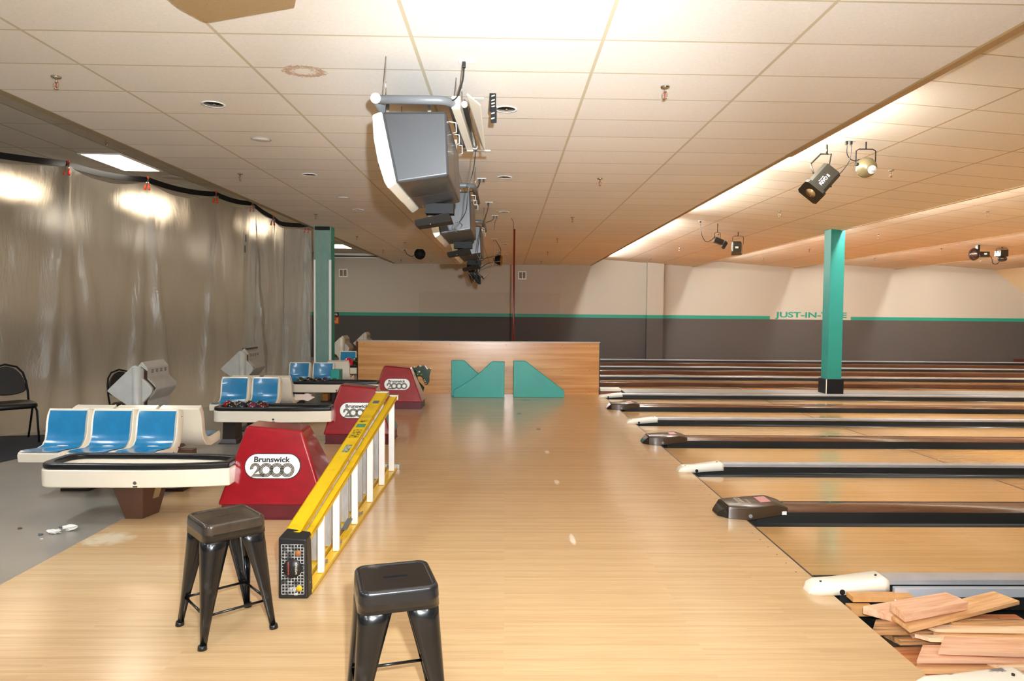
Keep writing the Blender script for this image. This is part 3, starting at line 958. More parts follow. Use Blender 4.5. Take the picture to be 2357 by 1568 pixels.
def ball_return(y, label, rlabel, legs, badge=True):
    t = thing('ball_return_rack', rlabel, 'ball rack', (-2.95, y, 0), 0, 'ball return racks')
    mb = MB()
    ring_band(mb, rack_outline(0, y), rack_outline(0.05, y), 0.295, 0.435)
    mb.build('tray_body', M_cream, t, bevel=0.012, seg=3)
    mb = MB().prism(rack_outline(0.045, y), 'z', 0.39, 0.40)
    mb.build('tray_floor', M_cream, t)
    MB().box(-3.35, -2.3, y - 0.03, y + 0.03, 0.4002, 0.404).build('centre_slot', M_black, t)
    mb = MB()
    ring_band(mb, rack_outline(0.006, y), rack_outline(0.065, y), 0.434, 0.482)
    mb.build('rim', M_black, t, bevel=0.015, seg=3)
    for kind, xc in legs:
        if kind == 'taper':
            mb = MB().loft([[(xc - 0.09, y - 0.07, 0), (xc + 0.05, y - 0.07, 0), (xc + 0.09, y + 0.12, 0), (xc - 0.09, y + 0.12, 0)],
                            [(xc - 0.15, y - 0.16, 0.30), (xc + 0.10, y - 0.16, 0.30), (xc + 0.16, y + 0.16, 0.30), (xc - 0.15, y + 0.16, 0.30)]])
            mb.build('pedestal', M_brown, t, bevel=0.006)
            nn = Vector((0.075, 0, 0)); 
            mb = MB().hexa([(xc + 0.077, y + 0.0, 0.08), (xc + 0.093, y + 0.07, 0.09), (xc + 0.095, y + 0.07, 0.09), (xc + 0.079, y, 0.08),
                            (xc + 0.120, y + 0.0, 0.25), (xc + 0.137, y + 0.08, 0.25), (xc + 0.139, y + 0.08, 0.25), (xc + 0.122, y, 0.25)])
            mb.build('access_plate', M_chrome, t)
        else:
            mb = MB().loft([[(xc - 0.13, y - 0.13, 0), (xc + 0.10, y - 0.13, 0), (xc + 0.14, y + 0.13, 0), (xc - 0.13, y + 0.13, 0)],
                            [(xc - 0.125, y - 0.12, 0.012), (xc + 0.095, y - 0.12, 0.012), (xc + 0.13, y + 0.12, 0.012), (xc - 0.125, y + 0.12, 0.012)],
                            [(xc - 0.085, y - 0.10, 0.06), (xc + 0.08, y - 0.10, 0.06), (xc + 0.09, y + 0.10, 0.06), (xc - 0.085, y + 0.10, 0.06)],
                            [(xc - 0.075, y - 0.10, 0.30), (xc + 0.075, y - 0.10, 0.30), (xc + 0.08, y + 0.10, 0.30), (xc - 0.075, y + 0.10, 0.30)]])
            mb.build('pedestal', M_darkbrown, t)
    if badge:
        MB().cyl((-2.90, y - 0.2415, 0.335), (-2.90, y - 0.23, 0.335), 0.014, n=16).build('badge', M_chrome, t)
        MB().box(-2.915, -2.88, y - 0.2415, y - 0.235, 0.302, 0.312).build('badge_plate', M_ink, t)
        nest(t, 'tray_body', 'badge', 'badge_plate')
    # hood
    h = thing('ball_return_hood', label, 'ball return hood', (-1.9, y + 0.21, 0), 0, 'red ball return hoods')
    f = y - 0.09      # front of plinth
    MB().box(-2.295, -1.475, f + 0.01, f + 0.59, 0.0, 0.12).build('plinth', M_maroon, h, bevel=0.006)
    MB().box(-2.302, -1.468, f + 0.003, f + 0.597, 0.0, 0.012).build('base_lip', M_maroon, h)
    mb = MB().hexa([(-2.325, f, 0.118), (-1.455, f, 0.118), (-1.455, f + 0.62, 0.118), (-2.325, f + 0.62, 0.118),
                    (-2.14, f + 0.14, 0.745), (-1.68, f + 0.14, 0.705), (-1.695, f + 0.44, 0.705), (-2.15, f + 0.44, 0.745)])
    mb.build('shell', M_red, h, bevel=0.022, seg=4)
    nrm = Vector((0, -0.60, 0.14)).normalized()
    up = Vector((0, 0.14, 0.60)).normalized()
    c = Vector((-1.90, f + (0.425 - 0.118) * 0.14 / 0.607, 0.425)) + nrm * 0.004
    M = frame(c, (1, 0, 0), up)
    def stad(w, hh):
        r = hh / 2
        return arc(w / 2 - r, 0, r, -90, 90, 12) + arc(-w / 2 + r, 0, r, 90, 270, 12)
    for (w, hh, z, m, nm_) in ((0.455, 0.205, 0.002, M_ink, 'badge_border'), (0.443, 0.193, 0.0035, M_white, 'badge_face')):
        pts = stad(w, hh)
        mb = MB()
        n = len(pts)
        mb.add([M @ Vector((a, b, -0.004)) for a, b in pts] + [M @ Vector((a, b, z)) for a, b in pts],
               [tuple(range(n, 2 * n))] + [(i, (i + 1) % n, (i + 1) % n + n, i + n) for i in range(n)])
        mb.build(nm_, m, h)
    text('lettering', 'Brunswick', M_ink, h, M @ Matrix.Translation((-0.005, 0.053, 0.0045)), 0.295, 0.046, 0.0, bold=0.034)
    mb = MB()
    logo_bands(mb, M @ Matrix.Translation((-0.050, -0.032, 0.0030)), 0.108)
    mb.build('number_bands', M_gold, h)
    mb = MB()
    logo2000(mb, M @ Matrix.Translation((-0.050, -0.032, 0.0035)), 0.108)
    mb.build('number_logo', M_ink, h)
    nest(h, 'badge_face', 'lettering', 'number_bands', 'number_logo')
    return t, h
ball_return(5.70, 'glossy red pyramid-shaped ball return hood nearest the camera, left of the yellow ladder', 'cream ball rack with black rim, empty, beside the nearest red hood', [('taper', -2.98)])
ball_return(5.70 + 3.23, 'red ball return hood partly behind the far end of the yellow ladder', 'cream ball rack holding a cluster of balls, behind the nearest red hood', [('foot', -3.50)])
ball_return(5.70 + 6.46, 'darkest red ball return hood, in front of the wood partition', 'cream ball rack third from the camera, dark balls at its left end', [('foot', -3.62), ('foot', -2.93)])
t = thing('ball_return_rack', 'cream ball rack seen just left of the wood partition, with a pink ball', 'ball rack', (-3.2, 15.7, 0), 0, 'ball return racks')
mb = MB()
ring_band(mb, rack_outline(0, 15.75), rack_outline(0.05, 15.75), 0.295, 0.435)
mb.build('tray_body', M_cream, t, bevel=0.012)
MB().prism(rack_outline(0.045, 15.75), 'z', 0.42, 0.43).build('tray_floor', M_cream, t)
mb = MB()
ring_band(mb, rack_outline(0.006, 15.75), rack_outline(0.065, 15.75), 0.434, 0.482)
mb.build('rim', M_black, t, bevel=0.012)
MB().box(-3.28, -3.12, 15.62, 15.88, 0, 0.3).build('pedestal', M_darkbrown, t)

def ball(x, y, c1, c2, label, r=0.066, z=0.402, th=(0.45, 0.6), sc=6):
    m = mat('ball_%02d' % len(MATS), c1, 0.12, coat=0.6, col2=c2, nscale=sc, thresh=th)
    o = MB().sphere((x, y, z + r), r, 28, 18).build('bowling_ball', m, None, (x, y, z))
    tag(o, label, 'bowling ball', 'bowling balls in the racks')
    hm = MB()
    for a in (-0.14, 0.14, 0.0):
        d = Vector((a, -0.2 if a else 0.15, 1)).normalized()
        hm.cyl(Vector((x, y, z + r)) + d * r * 0.97, Vector((x, y, z + r)) + d * r * 1.003, r * 0.1, n=10)
    hm.build('finger_holes', M_black, o)
Y2 = 5.70 + P
ball(-3.564, Y2 + 0.05, rgb(150, 20, 22), rgb(60, 8, 10), 'dark red ball at the left back of the cluster in the second rack')
ball(-3.472, Y2 - 0.09, rgb(26, 22, 20), rgb(206, 178, 120), 'black ball with gold squiggles in the front of the second rack', th=(0.52, 0.54), sc=9)
ball(-3.430, Y2 + 0.05, rgb(60, 60, 66), rgb(200, 200, 206), 'grey ball with white swirls in the back row of the second rack')
ball(-3.340, Y2 - 0.09, rgb(26, 36, 44), rgb(12, 14, 18), 'black blue ball in the front row of the second rack')
ball(-3.298, Y2 + 0.05, rgb(22, 24, 22), rgb(40, 44, 40), 'plain black ball in the back row of the second rack, beside the white swirled one')
ball(-3.205, Y2 - 0.09, rgb(112, 34, 58), rgb(60, 26, 60), 'purple red ball in the front row of the second rack')
ball(-3.165, Y2 + 0.05, rgb(30, 44, 46), rgb(18, 24, 26), 'grey green ball at the right of the back row of the second rack')
ball(-3.072, Y2 - 0.09, rgb(92, 18, 28), rgb(50, 10, 16), 'wine red ball at the right end of the cluster in the second rack')
Y3 = 5.70 + 2 * P
ball(-3.600, Y3 + 0.06, rgb(40, 60, 40), rgb(80, 84, 66), 'green ball at the left end of the third rack')
ball(-3.460, Y3 + 0.06, rgb(26, 20, 22), rgb(56, 24, 28), 'very dark ball in the back row of the third rack beside the green one')
ball(-3.380, Y3 - 0.09, rgb(20, 20, 22), rgb(30, 30, 36), 'plain black ball in the front row of the third rack')
ball(-3.320, Y3 + 0.06, rgb(20, 24, 30), rgb(30, 36, 44), 'blue black ball in the back row of the third rack')
ball(-3.240, Y3 - 0.09, rgb(22, 24, 30), rgb(34, 36, 44), 'slate ball in the front row of the third rack at its right')
ball(-3.180, Y3 + 0.06, rgb(64, 52, 62), rgb(46, 36, 44), 'mauve grey ball at the right end of the third rack')
ball(-3.55, 15.72, rgb(196, 20, 64), rgb(226, 60, 100), 'bright pink ball just left of the wood partition', r=0.106, z=0.432)
ball(-3.40, 15.90, rgb(50, 52, 20), rgb(36, 38, 14), 'dark olive ball half hidden behind the pink one', r=0.106, z=0.432)

# ---------------------------------------------------------------- seats
def seat_shell(name, label):
    # built facing -Y, nose at y=0, back at y=0.45; x centred, floor at z=0
    t = thing(name, label, 'chair', (0, 0, 0), 0, 'moulded blue and cream bowling seats')
    prof = [(0.0, 0.435), (0.06, 0.445), (0.16, 0.435), (0.27, 0.425), (0.34, 0.44), (0.385, 0.49), (0.405, 0.56), (0.415, 0.64), (0.432, 0.71), (0.455, 0.775)]
    def normal(i):
        a = prof[max(i - 1, 0)]
        b = prof[min(i + 1, len(prof) - 1)]
        d = Vector((b[0] - a[0], b[1] - a[1])).normalized()
        return Vector((d.y, -d.x))        # away from sitter
    hw = 0.208
    rings = []
    for i, (y, z) in enumerate(prof):
        n = normal(i)
        w = hw * (0.90 if i == 0 else (0.94 if i == len(prof) - 1 else 1.0))
        if 2 < i < 6:
            w = hw * 0.98
        back = 0.085
        ring = []
        for (u, v) in ((-1, 0.02), (-0.93, -0.012), (-0.85, 0.0), (0.85, 0.0), (0.93, -0.012), (1, 0.02), (1, 1), (-1, 1)):
            dd = back * v if v == 1 else v
            ring.append((u * w, y + n.x * dd, z + n.y * dd))
        rings.append(ring)
    MB().loft(rings, True, True, False).build('shell', M_cream, t, bevel=0.008, seg=2, local=True)
    rings = []
    for i, (y, z) in enumerate(prof):
        n = normal(i)
        yy, zz = y, z
        if i == 0:
            yy = 0.022
            zz = z + 0.003
        if i == len(prof) - 1:
            yy -= 0.006
            zz -= 0.022
        w = 0.172
        row = []
        for k in range(9):
            u = -1 + k / 4
            dd = -0.006 + 0.012 * (1 - u * u) * (1 if 0 < i < len(prof) - 1 else 0.3) - 0.006
            row.append((u * w, yy + n.x * dd, zz + n.y * dd))
        rings.append(row)
    MB().loft(rings, False, False, True).build('pad', M_blue, t, local=True)
    mb = MB()
    for y, z in ((0.05, 0.40), (0.30, 0.39), (0.40, 0.42), (0.47, 0.70)):
        mb.cyl((hw - 0.002, y, z), (hw + 0.002, y, z), 0.006, n=8)
    mb.build('rivets', M_ink, t, local=True)
    nest(t, 'shell', 'rivets')
    return t
SX = [-4.115, -3.70, -3.285]
s0 = seat_shell('bowling_chair', 'blue seat at the left end of the front row nearest the camera')
s0.location = (SX[0], 6.17, -0.02)
LOC[s0.name] = Vector(s0.location)
names = ['middle blue seat of the front row nearest the camera', 'blue seat at the right end of the front row nearest the camera']
for x, n in zip(SX[1:], names):
    dup(s0, (x, 6.17, -0.02), n)
for x, n in zip(SX, ['rear-facing cream-backed seat behind the leftmost front seat', 'rear-facing cream-backed seat behind the middle front seat', 'rear-facing seat showing its side at the right of the front row']):
    dup(s0, (x + 0.09, 7.36, -0.02), n, PI)
for x, n in zip((-3.815, -3.385), ['left blue seat of the pair behind the ball-filled rack', 'right blue seat of the pair behind the ball-filled rack']):
    dup(s0, (x, 9.42, -0.02), n)
for x, n in zip((-3.76, -3.31), ['rear-facing seat behind the left seat of the second pair', 'rear-facing cream-backed seat behind the right seat of the second pair']):
    dup(s0, (x, 10.58, -0.02), n, PI)
for x, n in zip((-3.845, -3.405), ['left blue seat of the pair in front of the plastic-wrapped column', 'right blue seat of the pair in front of the plastic-wrapped column']):
    dup(s0, (x, 12.58, -0.04), n)
dup(s0, (-3.20, 13.80, -0.02), 'cream-backed rear-facing seat left of the wood partition, above the teal box', PI)
dup(s0, (-3.71, 15.95, -0.02), 'single blue seat farthest from the camera beside the wood partition')
def seat_stand(x0, x1, y, n, foot, label, deep=0.0):
    t = thing('seat_stand', label, 'seat stand', ((x0 + x1) / 2, y, 0), 0, 'steel stands under the seats')
    MB().box(x0, x1, y - 0.05, y + 0.05, 0.28, 0.345).build('beam', M_brown, t)
    for xx in foot:
        MB().box(xx - 0.04, xx + 0.04, y - 0.05, y + 0.05, 0.02, 0.29).build('post', M_darkbrown, t)
        MB().box(xx - 0.13, xx + 0.13, y - 0.28, y + 0.28, 0, 0.025).build('foot_plate', M_darkbrown, t)
    for k in range(n):
        xx = x0 + (x1 - x0) * (k + 0.5) / n
        MB().box(xx - 0.03, xx + 0.03, y - 0.42 - deep, y + 0.42 + deep, 0.335, 0.362).build('seat_bracket', M_brown, t)
seat_stand(-4.32, -3.02, 6.77, 3, (-4.0, -3.13), 'brown steel stand under the front block of six seats')
seat_stand(-4.0, -3.1, 10.0, 2, (-3.65, -3.2), 'dark steel stand under the second block of seats')
seat_stand(-4.05, -3.05, 13.19, 2, (-3.9, -3.3), 'dark steel stand under the third block of seats')
seat_stand(-3.95, -3.5, 16.3, 1, (-3.7,), 'dark steel stand under the farthest seat')
# paper taped to the second block, teal box
mb = MB().prism([(-3.12, 0.46), (-2.99, 0.46), (-2.93, 0.475), (-2.86, 0.45), (-2.90, 0.44), (-2.82, 0.42), (-2.92, 0.36), (-3.0, 0.375), (-3.12, 0.37)], 'y', 10.30, 10.303)
tag(mb.build('paper_sheet', mat('paper', rgb(232, 216, 204), 0.7), None, (-3.0, 10.3, 0.4)), 'torn pale paper sticking out from the second block of seats', 'paper')
t = thing('storage_box', 'small teal box with an oval hand hole beside the third pair of seats', 'box', (-3.17, 12.9, 0.36))
MB().box(-3.205, -3.045, 12.72, 12.98, 0.36, 0.62).build('box_body', M_teal, t, bevel=0.006)
MB().box(-3.165, -3.095, 12.716, 12.722, 0.44, 0.47).build('hand_hole', mat('hole_brown', rgb(70, 60, 36), 0.6), t, bevel=0.01)
for x_, lb_ in ((-3.36, 'left of two orange wood blocks under the third rack'), (-2.99, 'right of two orange wood blocks under the third rack')):
    t = thing('wood_block', lb_, 'wood block', (x_ + 0.26, 13.0, 0))
    MB().box(x_ - 0.05, x_ + 0.05, 12.95, 13.1, 0.0, 0.21).build('block', mat('orange_block', rgb(176, 112, 44), 0.6), t)
    MB().box(x_ - 0.055, x_ + 0.055, 12.94, 13.1, 0.21, 0.27).build('clip', M_grey, t)

# ---------------------------------------------------------------- scoring consoles
def console(y, x0, label, darktop=False, short=False):
    t = thing('scoring_console', label, 'scoring console', (x0, y + 0.3, 0), 0, 'diamond shaped scoring consoles')
    A = [(-0.34, 0.70), (-0.31, 0.735), (-0.03, 1.005), (0.0, 1.015), (0.09, 0.97), (0.09, 0.85), (0.15, 0.80), (0.20, 0.74), (0.205, 0.70), (0.19, 0.66), (0.09, 0.555), (0.09, 0.0), (-0.06, 0.0), (-0.07, 0.46), (-0.12, 0.54), (-0.27, 0.64)]
    MB().prism([(a + x0, b) for a, b in A], 'y', y, y + 0.05).build('side_panel', M_grey, t, bevel=0.012, seg=3)
    MB().tube([(x0 + 0.03, y - 0.005, 0.0), (x0 + 0.03, y - 0.005, 0.985)], 0.055, 16).build('pillar', M_grey, t)
    B = [(-0.30, 0.70), (-0.02, 0.98), (0.05, 0.93), (0.05, 0.83), (0.155, 0.72), (0.05, 0.56), (0.03, 0), (-0.05, 0), (-0.05, 0.5)]
    MB().prism([(a + x0, b) for a, b in B], 'y', y + 0.05, y + 0.20).build('recess', mat('console_brown', rgb(74, 62, 54), 0.6), t)
    Cc = [(-0.32, 0.70), (-0.05, 1.01), (-0.02, 1.045), (0.05, 0.965), (0.05, 0.85), (0.10, 0.80), (0.145, 0.75), (0.155, 0.70), (0.13, 0.65), (0.05, 0.56), (0.05, 0.0), (-0.06, 0.0), (-0.07, 0.46)]
    MB().prism([(a + x0, b) for a, b in Cc], 'y', y + 0.20, y + 0.75).build('body', M_grey, t, bevel=0.012, seg=3)
    if darktop:
        MB().box(x0 - 0.06, x0 + 0.03, y + 0.24, y + 0.73, 1.02, 1.045).build('lid', mat('dark_lid', rgb(60, 58, 56), 0.3), t)
    mb = MB()
    for k in range(4):
        for q in range(3):
            mb.box(x0 + 0.049, x0 + 0.0515, y + 0.30 + 0.11 * k, y + 0.30 + 0.11 * k + 0.055, 0.90 + q * 0.016, 0.907 + q * 0.016)
    mb.build('key_marks', M_ink, t)
    nest(t, 'body', 'key_marks')
    return t
console(8.5, -4.50, 'pale grey diamond shaped console behind the front block of seats')
console(11.73, -4.45, 'pale grey diamond shaped console with dark top behind the second pair of seats', True)
console(18.2, -4.30, 'grey diamond shaped console far off beside the wood partition')
console(21.4, -4.36, 'farthest grey console peeking over the left end of the wood partition')
tag(MB().box(-4.1, -3.4, 19.0, 19.3, 0, 0.9).build('wood_counter', mat('far_counter', rgb(150, 92, 50), 0.5), None, (-3.7, 19.1, 0), bevel=0.01), 'low brown wood counter far behind the seats beside the partition', 'counter')

# black stacking chair at the left edge
t = thing('stacking_chair', 'black padded stacking chair on the dark rug at the left edge', 'chair', (-6.22, 8.85, 0), math.radians(46))
t.scale = (1.1, 1.1, 1.1)
MC = mat('black_vinyl', rgb(13, 11, 11), 0.4, noise=0.2, nscale=20)
def rsq(w, h, r, n=5):
    p = []
    for cx, cy, a0 in ((w / 2 - r, h / 2 - r, 0), (-w / 2 + r, h / 2 - r, 90), (-w / 2 + r, -h / 2 + r, 180), (w / 2 - r, -h / 2 + r, 270)):
        p += [(cx + r * math.cos(math.radians(a0 + 90 * i / n)), cy + r * math.sin(math.radians(a0 + 90 * i / n))) for i in range(n + 1)]
    return p
p_ = rsq(0.43, 0.42, 0.08)
MB().loft([[(x * k, y * k - 0.02, z) for x, y in p_] for k, z in ((0.93, 0.40), (1, 0.415), (1, 0.44), (0.93, 0.462), (0.7, 0.47))], True, True, True).build('seat', MC, t, local=True)
def backpt(u, v):   # v 0..1 up the back
    return (u, 0.19 + 0.11 * v, 0.47 + 0.41 * v)
ol = [backpt(0.183 * math.cos(a) * (1.0 if math.sin(a) < 0 else 1), 0.18 + 0.10 + 0.66 * max(math.sin(a), 0) + 0.15 * min(math.sin(a), 0)) for a in [2 * PI * i / 32 for i in range(32)]]
MB().loft([[Vector(q) + Vector((0, -0.02, 0.004)) for q in ol], [Vector(q) + Vector((0, 0.015, -0.004)) for q in ol]], True, True, False).build('backrest', MC, t, bevel=0.01, local=True)
fr = [backpt(-0.20, -0.15), backpt(-0.20, 0.2), backpt(-0.19, 0.5), backpt(-0.165, 0.75), backpt(-0.11, 0.92), backpt(0, 1.0), backpt(0.11, 0.92), backpt(0.165, 0.75), backpt(0.19, 0.5), backpt(0.20, 0.2), backpt(0.20, -0.15)]
MB().tube(fr, 0.012, 10).build('back_frame', M_blackmetal, t, local=True)
for sx in (-1, 1):
    MB().tube([(sx * 0.20, 0.17, 0.41), (sx * 0.205, 0.05, 0.395), (sx * 0.205, -0.12, 0.39), (sx * 0.205, -0.17, 0.36), (sx * 0.21, -0.22, 0.0)], 0.011, 10).build('leg', M_blackmetal, t, local=True)
    MB().tube([(sx * 0.20, 0.0, 0.40), (sx * 0.205, 0.12, 0.22), (sx * 0.21, 0.27, 0.0)], 0.011, 10).build('leg', M_blackmetal, t, local=True)
MB().tube([(-0.20, 0.15, 0.385), (0.20, 0.15, 0.385)], 0.009, 8).build('stretcher', M_blackmetal, t, local=True)
# second, hardly visible black chair back behind the console
t = thing('stacking_chair', 'black chair back showing behind the nearest console', 'chair', (-4.95, 9.3, 0), math.radians(60))
MB().loft([[Vector(q) + Vector((0, -0.02, 0.004)) for q in ol], [Vector(q) + Vector((0, 0.015, -0.004)) for q in ol]], True, True, False).build('backrest', MC, t, bevel=0.01, local=True)
MB().tube(fr, 0.012, 8).build('back_frame', M_blackmetal, t, local=True)
MB().loft([[(x * k, y * k - 0.02, z) for x, y in p_] for k, z in ((0.93, 0.40), (1, 0.44), (0.9, 0.465))], True, True, True).build('seat', MC, t, local=True)
for sx in (-1, 1):
    MB().tube([(sx * 0.20, -0.17, 0.41), (sx * 0.21, -0.22, 0.0)], 0.011, 8).build('leg', M_blackmetal, t, local=True)
    MB().tube([(sx * 0.20, 0.16, 0.41), (sx * 0.21, 0.27, 0.0)], 0.011, 8).build('leg', M_blackmetal, t, local=True)
tag(MB().prism([(-7.6, 9.1), (-6.71, 9.25), (-6.1, 9.38), (-5.62, 9.45), (-5.4, 8.3), (-5.54, 7.69), (-7.2, 6.6)], 'z', 0.0, 0.006).build('floor_rug', mat('dark_rug', rgb(30, 33, 40), 0.95, noise=0.2, nscale=200), None, (-6.4, 8.6, 0)), 'dark navy rug under the black chair at the left edge', 'rug')

# ---------------------------------------------------------------- plastic curtain
def curtain_mat(name, dens, tint):
    m, nt, p = nodes_of(name)
    N, L = nt.nodes, nt.links
    tc = N.new('ShaderNodeTexCoord')
    uv = N.new('ShaderNodeMapping')
    uv.inputs['Scale'].default_value = (1.6, 1.6, 0.35)
    L.new(tc.outputs['Object'], uv.inputs[0])
    nz = N.new('ShaderNodeTexNoise')
    nz.inputs['Scale'].default_value = 2.2
    nz.inputs['Detail'].default_value = 8
    nz.inputs['Roughness'].default_value = 0.6
    nz.inputs['Distortion'].default_value = 0.8
    L.new(uv.outputs[0], nz.inputs['Vector'])
    bp = N.new('ShaderNodeBump')
    bp.inputs['Strength'].default_value = 0.6
    bp.inputs['Distance'].default_value = 0.05
    L.new(nz.outputs['Fac'], bp.inputs['Height'])
    p.inputs['Base Color'].default_value = tint
    p.inputs['Roughness'].default_value = 0.2
    p.inputs['Specular IOR Level'].default_value = 0.9
    tl = N.new('ShaderNodeBsdfTranslucent')
    uv2 = N.new('ShaderNodeMapping')
    uv2.inputs['Scale'].default_value = (4, 4, 0.9)
    uv2.inputs['Rotation'].default_value = (0.12, 0.1, 0)
    L.new(tc.outputs['Object'], uv2.inputs[0])
    n5 = N.new('ShaderNodeTexNoise')
    n5.inputs['Scale'].default_value = 1.4
    n5.inputs['Detail'].default_value = 6
    n5.inputs['Distortion'].default_value = 1.2
    L.new(uv2.outputs[0], n5.inputs['Vector'])
    bp2 = N.new('ShaderNodeBump')
    bp2.inputs['Strength'].default_value = 0.3
    bp2.inputs['Distance'].default_value = 0.05
    L.new(n5.outputs['Fac'], bp2.inputs['Height'])
    L.new(bp.outputs[0], bp2.inputs['Normal'])
    L.new(bp2.outputs[0], p.inputs['Normal'])
    tl.inputs[0].default_value = (0.66, 0.61, 0.54, 1)
    tr = N.new('ShaderNodeBsdfTransparent')
    tr.inputs[0].default_value = (0.95, 0.94, 0.92, 1)
    m1 = N.new('ShaderNodeMixShader')
    m1.inputs[0].default_value = 0.38
    rf = N.new('ShaderNodeBsdfRefraction')
    rf.inputs['Color'].default_value = (0.92, 0.88, 0.82, 1)
    rf.inputs['Roughness'].default_value = 0.75
    rf.inputs['IOR'].default_value = 1.08
    L.new(bp2.outputs[0], rf.inputs['Normal'])
    m3 = N.new('ShaderNodeMixShader')
    m3.inputs[0].default_value = 0.40
    L.new(p.outputs[0], m1.inputs[1])
    L.new(tl.outputs[0], m1.inputs[2])
    m2 = N.new('ShaderNodeMixShader')
    m2.inputs[0].default_value = dens
    L.new(tr.outputs[0], m2.inputs[1])
    L.new(m1.outputs[0], m3.inputs[1])
    L.new(rf.outputs[0], m3.inputs[2])
    L.new(m3.outputs[0], m2.inputs[2])
    L.new(m2.outputs[0], nt.nodes['Material Output'].inputs[0])
    return m
M_curt = curtain_mat('milky_plastic', 1.0, (0.20, 0.185, 0.16, 1))
path = [(-9.6, 6.4), (-8.2, 7.7), (-6.62, 9.2), (-6.15, 9.9), (-5.6, 11.02), (-5.3, 11.8), (-5.08, 12.3), (-4.83, 13.3), (-4.50, 14.05), (-4.09, 14.46)]
cl_len = [0]
for a, b in zip(path, path[1:]):
    cl_len.append(cl_len[-1] + math.dist(a, b))
TOT = cl_len[-1]
def on_path(s):
    s = max(0, min(TOT - 1e-6, s))
    for i in range(len(path) - 1):
        if s <= cl_len[i + 1]:
            k = (s - cl_len[i]) / (cl_len[i + 1] - cl_len[i])
            a, b = Vector(path[i]), Vector(path[i + 1])
            d = (b - a).normalized()
            return a + (b - a) * k, Vector((-d.y, d.x))
def nearest_s(x, y):
    return min((math.dist(on_path(TOT * i / 400)[0], (x, y)), TOT * i / 400) for i in range(401))[1]
clips = [nearest_s(*c) for c in ((-8.2, 7.7), (-6.15, 9.92), (-5.6, 11.02), (-5.1, 12.3), (-4.83, 13.3), (-4.6, 13.8), (-4.1, 14.4))]
def sag(s):
    for a, b in zip(clips, clips[1:]):
        if a <= s <= b:
            t = (s - a) / (b - a)
            return 0.13 * min(b - a, 1.3) * 4 * t * (1 - t) * 0.8
    return 0.0
NS, NZ = 260, 60
def topz(s):
    return 3.70 if s < clips[4] else 3.70 - 0.26 * min(1, (s - clips[4]) / (clips[5] - clips[4] + 0.2))
rows = []
for i in range(NS + 1):
    s = TOT * i / NS
    c, n = on_path(s)
    zt = topz(s) - 0.02 - sag(s)
    row = []
    for k in range(NZ + 1):
        v = k / NZ          # 0 top .. 1 floor
        z = zt * (1 - v) + 0.012 * v
        d = 0.0
        for q, cs in enumerate(clips):
            w = 0.05 + 0.45 * v
            u = (s - cs - 0.12 * v * math.sin(q * 2.3)) / w
            d += 0.05 * (0.4 + v) * math.exp(-u * u) * math.cos(5 * u + q)
            w2 = 0.04 + 0.05 * v
            u2 = (s - cs + 0.35 * v * (1 if q % 2 else -1)) / w2
            d += 0.07 * math.exp(-u2 * u2)
        d += 0.02 * math.sin(s * 5.1 + 2 * v) * v + 0.012 * math.sin(s * 13 + 5 * v + math.sin(3 * v + s))
        d += 0.010 * math.sin(z * 7 + 2.5 * math.sin(s * 1.7))
        if v > 0.93:
            d -= 0.25 * ((v - 0.93) / 0.07) ** 2 * (0.7 + 0.3 * math.sin(s * 4))
        row.append((c.x - n.x * d * -1 * -1, c.y - n.y * d * -1 * -1, z))
    rows.append(row)
mb = MB()
mb.loft(rows, False, False, True)
cu = thing('plastic_curtain', 'milky clear plastic sheeting hung as a wall along the left side', 'plastic curtain', (-6.0, 10.5, 0))
mb.build('sheet', M_curt, cu)
# overlapping second sheet beside the column
mb = MB()
rows = []
s_a, s_b = nearest_s(-4.95, 12.9), TOT
for i in range(61):
    s = s_a + (s_b - s_a) * i / 60
    c, n = on_path(s)
    rows.append([(c.x + n.x * -0.10 + 0.02 * math.sin(s * 17 + k * 0.1), c.y + n.y * -0.10 + 0.02 * math.cos(s * 15), (topz(s) - 0.12) * (1 - k / 40) + 0.02) for k in range(41)])
mb.loft(rows, False, False, True)
mb.build('overlap_sheet', M_film, cu)
